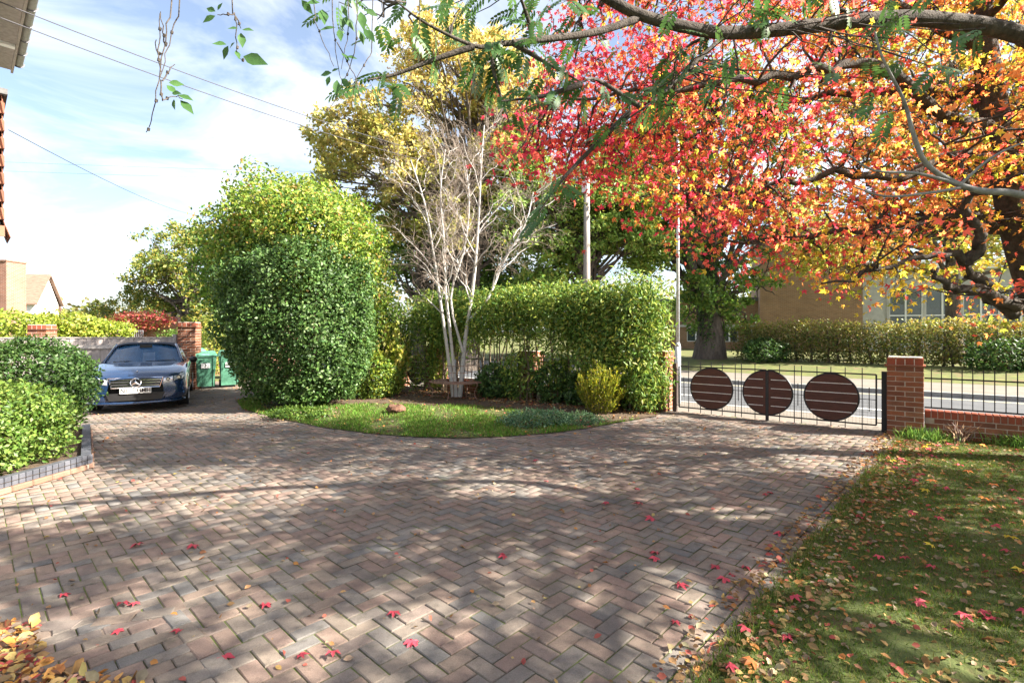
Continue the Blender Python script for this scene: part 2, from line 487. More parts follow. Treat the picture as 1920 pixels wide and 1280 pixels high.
def mat_glass(name, tint, alpha):
    m, nt, b = _base(name)
    b.inputs['Base Color'].default_value = (*tint, 1); b.inputs['Roughness'].default_value = 0.03
    b.inputs['Specular IOR Level'].default_value = 0.8
    nt.links.new(_ramp(nt, [(0.3, tint), (0.7, tuple(k * 1.2 for k in tint))], _noise(nt, 3, 2)), b.inputs['Base Color'])
    tr = nt.nodes.new('ShaderNodeBsdfTransparent'); tr.inputs[0].default_value = (0.75, 0.85, 0.95, 1)
    ms = nt.nodes.new('ShaderNodeMixShader'); ms.inputs[0].default_value = alpha
    nt.links.new(tr.outputs[0], ms.inputs[1]); nt.links.new(b.outputs[0], ms.inputs[2])
    nt.links.new(ms.outputs[0], nt.nodes['Material Output'].inputs['Surface'])
mat_glass('glass_car', (0.03, 0.09, 0.19), 0.75)
mat_glass('glass', (0.04, 0.06, 0.06), 0.8)
def mat_brick_far(name, c1, c2, mort, scale):
    m, nt, b = _base(name)
    geo = nt.nodes.new('ShaderNodeTexCoord').outputs['UV']
    bt = nt.nodes.new('ShaderNodeTexBrick')
    bt.inputs['Color1'].default_value = (*c1, 1); bt.inputs['Color2'].default_value = (*c2, 1); bt.inputs['Mortar'].default_value = (*mort, 1)
    bt.inputs['Scale'].default_value = scale; bt.inputs['Mortar Size'].default_value = 0.012
    bt.inputs['Brick Width'].default_value = 0.225; bt.inputs['Row Height'].default_value = 0.075
    nt.links.new(geo, bt.inputs['Vector'])
    c = _mix(nt, bt.outputs['Color'], _ramp(nt, [(0.3, (0.8, 0.8, 0.8)), (0.7, (1.15, 1.15, 1.15))], _noise(nt, 0.9, 5)), 0.8, 'MULTIPLY')
    nt.links.new(c, b.inputs['Base Color']); b.inputs['Roughness'].default_value = 0.9
    _bump(nt, b, bt.outputs['Fac'], -0.4, 0.008)
mat_brick_far('brick_far', (0.30, 0.165, 0.08), (0.22, 0.115, 0.055), (0.28, 0.21, 0.15), 1.0)
mat_brick_far('brick_red_far', (0.28, 0.12, 0.075), (0.20, 0.08, 0.05), (0.28, 0.2, 0.16), 1.0)
# ------------------------------------------------------------------ the setting
def sheet(name, poly, dz, mat, zf=gz, kind='structure', parent=None, cuts=True):
    bm = bmesh.new()
    vs_ = [bm.verts.new((p[0], p[1], 0)) for p in poly]
    bm.faces.new(vs_)
    if cuts:
        for q in list(_kn):
            bmesh.ops.bisect_plane(bm, geom=bm.verts[:] + bm.edges[:] + bm.faces[:], plane_co=(NV[0] * q, NV[1] * q, 0), plane_no=(NV[0], NV[1], 0))
    bmesh.ops.triangulate(bm, faces=bm.faces[:])
    for v in bm.verts: v.co.z = float(zf(v.co.x, v.co.y)) + dz
    bmesh.ops.recalc_face_normals(bm, faces=bm.faces[:])
    for f in bm.faces:
        if f.normal.z < 0: f.normal_flip()
    me = bpy.data.meshes.new(name); bm.to_mesh(me); bm.free()
    o = obj(name, me, mat, parent)
    if kind and parent is None: tag(o, kind=kind)
    return o

def nd(q, s): return NV * q + DV * s

def strip(name, q0, q1, z0, z1, mat, s0=-60, s1=60):
    a, b, c, d = nd(q0, s0), nd(q0, s1), nd(q1, s1), nd(q1, s0)
    me = tri_mesh(name, [(*a, z0), (*b, z0), (*c, z1), (*d, z1)], np.array([[0, 1, 2, 3]]))
    return tag(obj(name, me, mat), kind='structure')

flat = lambda x, y: 0.0 * np.asarray(x)
g_ = tri_mesh('ground', [(-400, -300, -0.14), (400, -300, -0.14), (400, 600, -0.14), (-400, 600, -0.14)], np.array([[0, 1, 2, 3]]))
tag(obj('ground', g_, 'turf_far'), kind='structure')
strip('pavement', 10.05, 11.55, 0.104, 0.09, 'footway')
strip('road', 11.70, 17.00, 0.0, 0.02, 'asphalt')
strip('pavement', 17.15, 19.7, 0.13, 0.17, 'footway')
strip('verge', 19.7, 23.4, 0.172, 0.42, 'turf_far')
strip('ground', 23.4, 160, 0.42, 0.6, 'turf_far', -120, 120)
for q_, z_ in ((11.625, 0.09), (17.075, 0.135)):
    mb = MB(); c_ = nd(q_, 0); mb.box((c_[0], c_[1], z_ - 0.1), (120, 0.149, 0.2), (DV[0], DV[1], 0), (NV[0], NV[1], 0))
    tag(mb.build('kerb', 'kerb'), kind='structure')
# painted lines on the road
for s_ in np.arange(-38, 42, 6.0):
    a = nd(13.45, s_); b = nd(13.45, s_ + 4.2)
    mb = MB(); mb.bar((*a, 0.0115), (*b, 0.0115), 0.11, 0.003); tag(mb.build('road_marking', 'paint_white'), kind='structure')
mb = MB(); a = nd(16.55, -40); b = nd(16.55, 40); mb.bar((*a, 0.0225), (*b, 0.0225), 0.08, 0.003); tag(mb.build('road_marking', 'paint_cream'), kind='structure')

# drive frame: A along the right-hand border, B across
TH = math.radians(43.5)
AV = np.array([math.sin(TH), math.cos(TH)]); BV = np.array([-math.cos(TH), math.sin(TH)])
def ab(a, b): return AV * a + BV * b

G_L = np.array([3.27, 10.10]); G_R = np.array([5.80, 8.10])
GD = (G_R - G_L) / np.linalg.norm(G_R - G_L); GN = np.array([-GD[1], GD[0]])      # GN towards the road
if GN @ NV < 0: GN = -GN

isl_px = [(455, 768), (520, 784), (600, 801), (690, 813), (780, 820), (860, 822), (950, 819), (1040, 812), (1110, 802), (1170, 791), (1232, 780)]
ISLAND = [gp(*p)[:2] for p in isl_px] + [np.array(p) for p in ((3.05, 10.32), (0.5, 12.05), (-2.05, 13.8), (-3.4, 14.9), (-6.0, 14.2), (-6.6, 12.2))]
PLANTER = [np.array(p) for p in ((-5.36, 4.3), (-5.19, 6.33), (-6.95, 8.45), (-8.4, 8.1), (-6.4, 4.5))]
PATCH = [np.array(p) for p in ((-2.05, 3.14), (-2.5, 3.0), (-3.4, 2.93), (-3.4, 1.2), (-0.15, 1.2), (-0.15, 1.48))]
DRIVE = [ab(-1.0, 1.16), ab(9.75, 1.16), G_R + GD * 0.15 + GN * .1, G_L - GD * 0.1 + GN * .1, np.array((0.5, 12.1)), np.array((-2.05, 14.0)), np.array((-6.0, 16.2)), np.array((-10.2, 16.4)),
         np.array((-10.2, 14.5)), np.array((-16, 12.9)), np.array((-16, 9.0)), np.array((-8.4, 8.15)), np.array((-6.4, 4.6)), np.array((-3.4, 3.2)), np.array((-3.4, 1.0)), np.array((-0.15, 0.6))]

drive = sheet('driveway', DRIVE, -0.0075, 'joint')

def paver_mesh(L, W, name='paver'):
    h, c, dep = 0.0, 0.005, 0.05
    x, y = L / 2, W / 2
    V = [(-x, -y, -dep), (x, -y, -dep), (x, y, -dep), (-x, y, -dep), (-x, -y, -c), (x, -y, -c), (x, y, -c), (-x, y, -c),
         (-x + c, -y + c, h), (x - c, -y + c, h), (x - c, y - c, h), (-x + c, y - c, h)]
    F = [(0, 1, 5, 4), (1, 2, 6, 5), (2, 3, 7, 6), (3, 0, 4, 7), (4, 5, 9, 8), (5, 6, 10, 9), (6, 7, 11, 10), (7, 4, 8, 11), (8, 9, 10, 11)]
    return np.array(V), np.array(F)

U = 0.1018
pc, pang, plen = [], [], []
ii, jj = np.meshgrid(np.arange(-180, 200), np.arange(-60, 270), indexing='ij')
k4 = (ii - jj) % 4
H_ = k4 == 0; V_ = k4 == 2
cen = np.concatenate([np.stack([(ii[H_] + 1.0) * U, (jj[H_] + 0.5) * U], 1), np.stack([(ii[V_] + 0.5) * U, (jj[V_] + 0.0) * U], 1)])
ori = np.concatenate([np.zeros(H_.sum()), np.ones(V_.sum())])
W2 = cen[:, :1] * AV + (cen[:, 1:] + 1.1635) * BV
keep = in_poly(W2, DRIVE) & (cen[:, 1] > 0.04)
hv = V_ & (jj == 0); half = np.stack([(ii[hv] + .5) * U, np.full(hv.sum(), .5 * U)], 1)
def shrink(poly, d):
    c = np.mean(poly, axis=0); return [c + (p - c) * (1 - d / np.linalg.norm(p - c)) for p in poly]
keep &= ~in_poly(W2, shrink(ISLAND, 0.16)) & ~in_poly(W2, shrink(PLANTER, 0.12)) & ~in_poly(W2, shrink(PATCH, .22))
W2 = W2[keep]; ori = ori[keep]
pav = [(w[0], w[1], TH0, 0.2) for w, TH0 in zip(W2, np.where(ori == 0, PI / 2 - TH, PI - TH))]
for h_ in half:
    w = h_[0] * AV + (h_[1] + 1.1635) * BV
    if in_poly(w[None] + BV * .03, DRIVE)[0]: pav.append((w[0], w[1], PI / 2 - TH, 0.1))
# border course along the lawn
for a_ in np.arange(-0.9, 9.6, 0.2065):
    w = ab(a_, 1.1635 - 0.056); pav.append((w[0], w[1], PI / 2 - TH, 0.2))
# the paved patch by the doorway, rows along A with an edging course
pts_in = []
ia, ib = np.meshgrid(np.arange(-30, 60), np.arange(-10, 60), indexing='ij')
ca = (ia + 0.5 * (ib % 2)) * 0.2025; cb = ib * 0.1018
Wp = ca.reshape(-1, 1) * AV + cb.reshape(-1, 1) * BV
kp = in_poly(Wp, shrink(PATCH, 0.01))
for w in Wp[kp]: pav.append((w[0], w[1], PI / 2 - TH, 0.205))
for p0, p1 in ((PATCH[0], PATCH[1]), (PATCH[1], PATCH[2]), (PATCH[5], PATCH[0])):
    dd = p1 - p0; L = np.linalg.norm(dd); dd = dd / L; nn = np.array([dd[1], -dd[0]])
    if nn @ (np.mean(PATCH, axis=0) - p0) < 0: nn = -nn
    for s_ in np.arange(0.11, L, 0.2065):
        w = p0 + dd * s_ + nn * 0.045; pav.append((w[0], w[1], math.atan2(dd[1], dd[0]), 0.21))
pav = np.array(pav)
zz = gz(pav[:, 0], pav[:, 1]) + np.clip(rng.normal(0, 0.0018, len(pav)), -.0025, .004) + .011 * (pav[:, 3] == .21) + .006 * (pav[:, 3] == .205)
px_, py_ = project(np.column_stack([pav[:, 0], pav[:, 1], zz]))
vis = (pav[:, 1] > 0.5) & (px_ > -20) & (px_ < 1940) & (py_ < 1300)
order = np.argsort(np.where(vis, pav[:, 1], 1e6))[:300]
sel = np.zeros(len(pav), bool); sel[order] = True
tv, tf = paver_mesh(0.1965, 0.0955)
pm = bpy.data.meshes.new('paver'); pm.from_pydata(tv.tolist(), [], tf.tolist()); pm.update()
pm2 = bpy.data.meshes.new('paver'); pm2.from_pydata((tv * np.array([.486, 1, 1])).tolist(), [], tf.tolist()); pm2.update()
for i in np.where(sel)[0]:
    obj('paver', pm2 if pav[i, 3] == .1 else pm, 'paver', drive, (pav[i, 0], pav[i, 1], zz[i]), (rng.normal(0, .007), rng.normal(0, .007), pav[i, 2] + rng.normal(0, 0.010)))
R_ = np.where(~sel)[0]
tv2, tf2 = tv[4:], np.array([[0, 1, 5, 4], [1, 2, 6, 5], [2, 3, 7, 6], [3, 0, 4, 7], [4, 5, 6, 7]])
ang = pav[R_, 2] + rng.normal(0, 0.006, len(R_)); c_, s_ = np.cos(ang)[:, None], np.sin(ang)[:, None]
lx = tv2[None, :, 0] * np.where(pav[R_, 3] == .1, .486, 1.0)[:, None]
VV = np.stack([pav[R_, 0][:, None] + lx * c_ - tv2[None, :, 1] * s_, pav[R_, 1][:, None] + lx * s_ + tv2[None, :, 1] * c_, zz[R_][:, None] + tv2[None, :, 2] + 0 * c_], -1)
FF = (tf2[None] + (np.arange(len(R_)) * 8)[:, None, None]).reshape(-1, 4)
tag(part('pavers', VV.reshape(-1, 3), FF, 'paver_far', drive), kind='stuff')

# lawns and beds
LAWN = [ab(-1.0, 1.055), ab(9.62, 1.055), np.array((6.4, 7.75)), np.array((9.2, 5.5)), np.array((12, 1)), np.array((9, -3)), np.array((0, -3)), np.array((-0.5, -1.2))]
sheet('lawn', LAWN, 0.006, 'turf')
sheet('lawn', ISLAND, 0.012, 'turf')
BED = [gp(*p)[:2] for p in ((620, 762), (700, 757), (800, 760), (900, 762), (960, 768), (1000, 782), (1050, 796), (1115, 798), (1232, 781))] + ISLAND[-6:-1] + [np.array((-5.0, 13.4))]
sheet('flower_bed', BED, 0.018, 'soil')
# ------------------------------------------------------------------ brickwork
def brick_mesh(L, W, H, name='brick', c=0.004):
    bm = bmesh.new(); bmesh.ops.create_cube(bm, size=1.0)
    for v in bm.verts: v.co = Vector((v.co.x * L, v.co.y * W, v.co.z * H))
    bmesh.ops.bevel(bm, geom=bm.edges[:], offset=c, segments=1, affect='EDGES')
    me = bpy.data.meshes.new(name); bm.to_mesh(me); bm.free(); return me

BRICK = brick_mesh(0.215, 0.1025, 0.065)
EDGE = brick_mesh(0.1025, 0.215, 0.105)          # pier cap, on edge
SOLD = brick_mesh(0.065, 0.215, 0.105)           # wall coping, on edge
BRICK.materials.append(M['brick']); EDGE.materials.append(M['brick_cap']); SOLD.materials.append(M['brick_cap'])

def pier(name, label, c, d, z0, courses, group=None, name_cap=True):
    c = np.array(c, float); d = np.array(d, float); n = np.array([-d[1], d[0]]); th = math.atan2(d[1], d[0])
    t = thing(name, label, 'pillar', (c[0], c[1], z0), group)
    W = 0.4425; Ht = courses * 0.075
    mb = MB(); mb.box((0, 0, Ht / 2 - 0.15), (W - 0.010, W - 0.010, Ht + 0.3), (d[0], d[1], 0), (n[0], n[1], 0)); mb.build('mortar', 'mortar', t, local=True)
    e = W / 2 - 0.05125
    for k in range(courses):
        z = k * 0.075 + 0.0375; base = 0 if k % 2 == 0 else 1
        for (u, v, r) in ((-.11375, -e, 0), (.11375, -e, 0), (-.11375, e, 0), (.11375, e, 0), (-e, 0, 1), (e, 0, 1)):
            if base: u, v, r = -v, u, 1 - r
            p = d * u + n * v
            obj('brick', BRICK, None, t, (p[0] + rng.normal(0, .001), p[1] + rng.normal(0, .001), z), (0, 0, th + r * PI / 2 + rng.normal(0, .004)))
    mb = MB(); mb.box((0, 0, Ht + 0.010), (W + 0.05, W + 0.05, 0.022), (d[0], d[1], 0), (n[0], n[1], 0)); mb.build('creasing_tile', 'brick', t, local=True)
    for i in range(4):
        for j in (-1, 1):
            p = d * ((i - 1.5) * 0.1105) + n * (j * 0.1105)
            obj('cap_brick', EDGE, None, t, (p[0], p[1], Ht + 0.021 + 0.0535), (rng.normal(0, .008), rng.normal(0, .008), th))
    mb = MB(); mb.box((0, 0, Ht + 0.065), (W - 0.012, W - 0.012, 0.088), (d[0], d[1], 0), (n[0], n[1], 0)); mb.box((0, 0, Ht + 0.134), (W - 0.03, W - 0.03, 0.014), (d[0], d[1], 0), (n[0], n[1], 0)); mb.build('flaunching', 'mortar_pale', t, local=True)
    return t

def low_wall(name, label, p0, p1, z0, courses, group=None):
    p0 = np.array(p0, float); p1 = np.array(p1, float); L = np.linalg.norm(p1 - p0); d = (p1 - p0) / L; n = np.array([-d[1], d[0]]); th = math.atan2(d[1], d[0])
    t = thing(name, label, 'wall', (*((p0 + p1) / 2), z0), group)
    Ht = courses * 0.075
    mb = MB(); mb.box((0, 0, Ht / 2 - 0.1), (L, 0.205, Ht + 0.2), (d[0], d[1], 0), (n[0], n[1], 0)); mb.box((0, 0, Ht + 0.045), (L, 0.20, 0.09), (d[0], d[1], 0), (n[0], n[1], 0)); mb.build('mortar', 'mortar', t, local=True)
    for k in range(courses):
        u = -L / 2 + (0.108 if k % 2 == 0 else 0.22)
        while u < L / 2 - 0.1:
            for v in (-0.0545, 0.0545):
                p = d * u + n * v
                obj('brick', BRICK, None, t, (p[0], p[1], k * 0.075 + 0.0375), (0, 0, th + rng.normal(0, .004)))
            u += 0.225
    u = -L / 2 + 0.04
    while u < L / 2 - 0.03:
        p = d * u
        obj('coping_brick', SOLD, None, t, (p[0], p[1], Ht + 0.058), (0, rng.normal(0, .01), th)); u += 0.075
    return t

def railing(name, label, p0, p1, zb, zt, tip=0.13, gap=0.116, group=None):
    p0 = np.array(p0, float); p1 = np.array(p1, float); L = np.linalg.norm(p1 - p0); d = (p1 - p0) / L
    t = thing(name, label, 'railing', (*((p0 + p1) / 2), zb), group)
    for z in (zb + 0.03, zt):
        mb = MB(); mb.bar((*p0, z), (*p1, z), 0.012, 0.022); mb.build('rail', 'iron', t)
    mb = MB(); h = zt + tip - zb - 0.03
    mb.box((0, 0, h / 2), (0.012, 0.012, h)); mb.add([(-.006, -.006, h), (.006, -.006, h), (.006, .006, h), (-.006, .006, h), (0, 0, h + .03)], [(0, 1, 4), (1, 2, 4), (2, 3, 4), (3, 0, 4)])
    me = bpy.data.meshes.new('bar'); me.from_pydata(mb.v, [], mb.f); me.update(); me.materials.append(M['iron'])
    for s in np.arange(gap * 0.7, L, gap):
        p = p0 + d * s - (p0 + p1) / 2
        obj('bar', me, None, t, (p[0], p[1], 0.03), (0, 0, math.atan2(d[1], d[0])))
    return t

GZ = 0.11
PIL_R = np.array((6.06, 7.89)); PIL_L = np.array((2.97, 10.34))
pier('gate_pillar', 'red brick gate pillar with a soldier cap beside the grass tuft', PIL_R, GD, GZ, 14, 'brick gate pillars')
pier('gate_pillar', 'brick gate pillar half hidden by the glossy hedge end', PIL_L, GD, GZ, 14, 'brick gate pillars')
WD = np.array((-2.05, 13.9)) - PIL_L; WD = WD / np.linalg.norm(WD)
P2 = np.array((0.44, 12.13)); P3 = np.array((-2.05, 13.9)); P4 = P3 + WD * 1.5
pier('wall_pier', 'brick pier under the hedge, right of the birch tree', P2, WD, GZ, 13, 'brick piers in the front wall')
pier('wall_pier', 'brick pier between the birch stems and the small round-panelled gate', P3, WD, GZ, 14, 'brick piers in the front wall')
pier('wall_pier', 'brick pier on the far side of the small round-panelled gate', P4, WD, GZ, 14, 'brick piers in the front wall')
wr0 = PIL_R + GD * 0.23; wr1 = PIL_R + GD * 3.4
low_wall('front_wall', 'low brick wall with upright coping right of the gate pillar', wr0, wr1, 0.10, 4)
railing('front_railing', 'thin black railing on the low wall right of the gate pillar', wr0, wr1, 0.515, 0.985)
low_wall('front_wall', 'low brick wall between gate pillar and hedge pier, behind the shrubs', PIL_L + WD * 0.23, P2 - WD * 0.23, 0.10, 3)
railing('front_railing', 'black railing behind the golden heather shrub', PIL_L + WD * 0.23, P2 - WD * 0.23, 0.44, 0.98)
low_wall('front_wall', 'low brick wall behind the birch and its tree seat', P2 + WD * 0.23, P3 - WD * 0.23, 0.10, 3)
railing('front_railing', 'black railing behind the birch and its tree seat', P2 + WD * 0.23, P3 - WD * 0.23, 0.44, 0.98)

# ------------------------------------------------------------------ gates with round timber panels
def disc(mb, c, d, n, r, th, a0=0, a1=2 * PI, k=36):
    full = abs(a1 - a0 - 2 * PI) < 1e-6
    A = np.linspace(a0, a1, k + 1)[: k if full else k + 1]
    d3 = np.array([d[0], d[1], 0]); n3 = np.array([n[0], n[1], 0]); z3 = np.array([0, 0, 1.0])
    o = len(mb.v)
    for s in (-.5, .5):
        for a in A: mb.v.append(tuple(np.array(c) + d3 * r * math.cos(a) + z3 * r * math.sin(a) + n3 * th * s))
    m = len(A)
    mb.f.append(tuple(range(o, o + m))[::-1]); mb.f.append(tuple(range(o + m, o + 2 * m)))
    for i in range(m):
        j = (i + 1) % m; mb.f.append((o + i, o + j, o + m + j, o + m + i))

def arc_tube(mb, c, d, r, rad, a0, a1, k=40):
    A = np.linspace(a0, a1, k); d3 = np.array([d[0], d[1], 0])
    P = [np.array(c) + d3 * r * math.cos(a) + np.array([0, 0, r * math.sin(a)]) for a in A]
    mb.tube(P, rad, 6)

def round_panel(t, c, d, n, r, a0, a1):
    mb = MB(); disc(mb, c, d, n, r - 0.012, 0.022, a0, a1); pn = mb.build('round_panel', 'gate_wood', t)
    mb = MB(); arc_tube(mb, c, d, r - 0.014, 0.016, a0, a1); mb.build('ring', 'iron', t)
    for k in range(4):
        z = (1.5 - k) * r * 0.385
        w = math.sqrt((r * 0.93) ** 2 - z * z)
        u0, u1 = -w, w
        if a1 - a0 < 4:
            u0, u1 = (0.05, w) if abs(a0 + PI / 2) < 0.01 else (-w, -0.05)
        p0 = np.array([c[0] + d[0] * u0 - n[0] * .022, c[1] + d[1] * u0 - n[1] * .022, c[2] + z])
        p1 = np.array([c[0] + d[0] * u1 - n[0] * .022, c[1] + d[1] * u1 - n[1] * .022, c[2] + z])
        mb = MB(); mb.bar(p0, p1, 0.010, 0.011); mb.build('panel_bar', 'steel_bright', pn)

ZB, ZT = 0.205, 1.005
ZC = (ZB + ZT) / 2; RC = (ZT - ZB) / 2
GL = np.linalg.norm(G_R - G_L)
def gpt(s, z, off=0.0): return np.array([*(G_L + GD * s + GN * off), z])

def gate_leaf(s0, s1, circ, half_s, half_a, label, bars, shorts, mids):
    t = thing('gate_leaf', label, 'gate', gpt((s0 + s1) / 2, GZ))
    for nm, a, b, w in (('top_rail', gpt(s0, ZT), gpt(s1, ZT), .022), ('bottom_rail', gpt(s0, ZB), gpt(s1, ZB), .022), ('hinge_stile', gpt(s0, ZB), gpt(s0, ZT), .024), ('meeting_stile', gpt(s1, ZB - .1), gpt(s1, ZT), .024)):
        mb = MB(); mb.bar(a, b, w, w); mb.build(nm, 'iron', t)
    for s, lo, hi in bars:
        mb = MB(); mb.bar(gpt(s, lo), gpt(s, hi), .012); mb.build('bar', 'iron', t)
    for s in shorts:
        mb = MB(); mb.bar(gpt(s, ZC - .19), gpt(s, ZC + .19), .013); mb.build('short_bar', 'iron', t)
    for a, b in mids:
        mb = MB(); mb.bar(gpt(a, ZC), gpt(b, ZC), .010); mb.build('mid_rail', 'iron', t)
    round_panel(t, gpt(circ, ZC), GD, GN, RC, 0, 2 * PI)
    round_panel(t, gpt(half_s, ZC), GD, GN, RC, *half_a)
    mb = MB()                                             # wire mesh along the foot
    lo, hi = min(s0, s1), max(s0, s1)
    for s in np.arange(lo + .05, hi - .02, .05): mb.bar(gpt(s, ZB, .012), gpt(s, ZC - .02, .012), .0022)
    for z in np.arange(ZB + .04, ZC - .02, .05): mb.bar(gpt(lo, z, .012), gpt(hi, z, .012), .0022)
    mb.build('wire_mesh', 'iron', t)
    return t
c1, c2, c3 = GL * 0.2, GL * 0.5, GL * 0.8
hi_ = lambda s: (s, ZB - .085, ZT + .10)
def thru(s, c):
    u = abs(s - c); h = math.sqrt(max(RC * RC - u * u, 0))
    return [(s, ZB - .085, ZC - h), (s, ZC + h, ZT + .10)]
b1 = [hi_(c1 - RC - .03), hi_(c1 + RC + .03), hi_(c2 - RC - .03)] + sum([thru(c1 + o, c1) for o in (-.2, 0, .2)], []) + thru(c2 - .2, c2)
b2 = [hi_(c3 - RC - .03), hi_(c3 + RC + .03), hi_(c2 + RC + .03)] + sum([thru(c3 + o, c3) for o in (-.2, 0, .2)], []) + thru(c2 + .2, c2)
gate_leaf(0.03, c2 - .014, c1, c2 - .014, (PI / 2, 3 * PI / 2), 'iron gate leaf with a timber disc, hinged beside the hedge end', b1, [(c1 - RC) / 2, (c1 + c2) / 2], [(0.03, c1 - RC), (c1 + RC, c2 - RC)])
gate_leaf(GL - .03, c2 + .014, c3, c2 + .014, (-PI / 2, PI / 2), 'iron gate leaf with a timber disc, hinged at the grass-tuft pillar', b2, [(c3 + RC + GL) / 2, (c2 + c3) / 2], [(c3 + RC, GL - .03), (c2 + RC, c3 - RC)])
for s_, m_, lb in ((-0.055, 'post_brown', 'brown steel gate post beside the hedge end'), (GL + .075, 'iron', 'black steel gate post at the grass-tuft pillar')):
    t = thing('gate_post', lb, 'post', gpt(s_, GZ))
    mb = MB(); mb.box(gpt(s_, GZ + .46), (.075, .075, .98), (*GD, 0), (*GN, 0)); mb.build('post', m_, t)
    for z in (ZB + .04, ZT - .07):
        mb = MB(); mb.bar(gpt(s_, z), gpt(s_ + (.08 if s_ < 0 else -.1), z), .014); mb.build('hinge', 'iron', t)
# pedestrian gate
PG0 = P3 + WD * 0.30; PG1 = P4 - WD * 0.30; PGd = WD
t = thing('pedestrian_gate', 'small iron gate with a round timber panel behind the birch', 'gate', (*((PG0 + PG1) / 2), GZ))
PL = np.linalg.norm(PG1 - PG0); pgt = lambda s, z, o=0: np.array([*(PG0 + PGd * s + np.array([-PGd[1], PGd[0]]) * o), z])
mb = MB()
for a, b in ((pgt(0, ZB), pgt(PL, ZB)), (pgt(0, ZT), pgt(PL, ZT)), (pgt(0, ZB), pgt(0, ZT)), (pgt(PL, ZB), pgt(PL, ZT))): mb.bar(a, b, .024)
mb.build('frame', 'iron', t)
round_panel(t, pgt(PL / 2, ZC), PGd, np.array([PGd[1], -PGd[0]]), RC, 0, 2 * PI)
for s in (.06, PL - .06):
    mb = MB(); mb.bar(pgt(s, ZB - .06), pgt(s, ZT + .1), .012); mb.build('bar', 'iron', t)

# ------------------------------------------------------------------ raised bed by the house
t = thing('raised_bed', 'raised bed edged with blue bricks on edge, under the boxy shrub', 'planter', (-6.4, 6.4, 0))
BLUE = brick_mesh(0.065, 0.10, 0.105, 'coping_brick'); BLUE.materials.append(M['brick_blue'])
PLINTH = brick_mesh(0.215, 0.13, 0.065, 'plinth_brick', 0.012); PLINTH.materials.append(M['plinth'])
sheet('soil', PLANTER, 0.12, 'soil', flat, None, t).location = (0, 0, 0)
bpy.data.objects['soil'].data.transform(Matrix.Translation((6.4, -6.4, 0)))
for p0, p1 in ((PLANTER[0], PLANTER[1]), (PLANTER[1], PLANTER[2])):
    dd = p1 - p0; L = np.linalg.norm(dd); dd /= L; nn = np.array([-dd[1], dd[0]]); th = math.atan2(dd[1], dd[0])
    mb = MB(); m_ = (p0 + p1) / 2 + nn * 0.07; mb.box((*m_, 0.06), (L, 0.08, 0.13), (*dd, 0), (*nn, 0)); mb.build('mortar', 'mortar', t)
    for s in np.arange(0.04, L, 0.0735):
        w = p0 + dd * s + nn * 0.06 - np.array((-6.4, 6.4)); obj('coping_brick', BLUE, None, t, (w[0], w[1], 0.118), (0, 0, th + rng.normal(0, .01)))
    for s in np.arange(0.11, L, 0.218):
        w = p0 + dd * s + nn * 0.045 - np.array((-6.4, 6.4)); obj('plinth_brick', PLINTH, None, t, (w[0], w[1], 0.0335), (0, 0, th))

# ------------------------------------------------------------------ tree seat round the birch
BIR = np.array((-1.28, 12.2)); bz = float(gz(*BIR)) + 0.012
t = thing('tree_seat', 'rusty round iron tree seat circling the birch stems', 'bench', (BIR[0], BIR[1], bz))
for k, (r0, r1) in enumerate(((.30, .36), (.38, .44), (.46, .52), (.54, .60), (.62, .69))):
    A = np.linspace(0, 2 * PI, 41)[:-1]; mb = MB(); V = []
    for zz_ in (.385, .40):
        for r in (r0, r1): V += [(r * math.cos(a), r * math.sin(a), zz_ - .012 * (r > .6)) for a in A]
    n = 40; F = []
    for i in range(n):
        j = (i + 1) % n
        F += [(2 * n + i, 2 * n + j, 3 * n + j, 3 * n + i), (i, n + i, n + j, j), (n + i, 3 * n + i, 3 * n + j, n + j), (i, j, 2 * n + j, 2 * n + i)]
    mb.add(V, F); mb.build('seat_ring', 'rust', t, local=True)
for k in range(6):
    a = k * PI / 3 + .25; ca, sa = math.cos(a), math.sin(a)
    P = smooth_path([(.66 * ca, .66 * sa, .385), (.70 * ca, .70 * sa, .33), (.60 * ca, .60 * sa, .18), (.63 * ca, .63 * sa, .05), (.70 * ca, .70 * sa, 0.0)], 4)
    mb = MB(); mb.tube(P, .010, 5); mb.build('leg', 'rust', t, local=True)
    mb = MB(); mb.bar((.28 * ca, .28 * sa, .05), (.66 * ca, .66 * sa, .05), .010); mb.build('stretcher', 'rust', t, local=True)
    mb = MB(); mb.tube([(.30 * ca, .30 * sa, .02), (.31 * ca, .31 * sa, .4), (.36 * ca, .36 * sa, .76)], .007, 5); mb.build('back_upright', 'rust', t, local=True)
for r, z in ((.36, .76), (.335, .60)):
    A = np.linspace(0, 2 * PI, 37); mb = MB(); mb.tube([(r * math.cos(a), r * math.sin(a), z) for a in A], .007, 5, False); mb.build('back_hoop', 'rust', t, local=True)

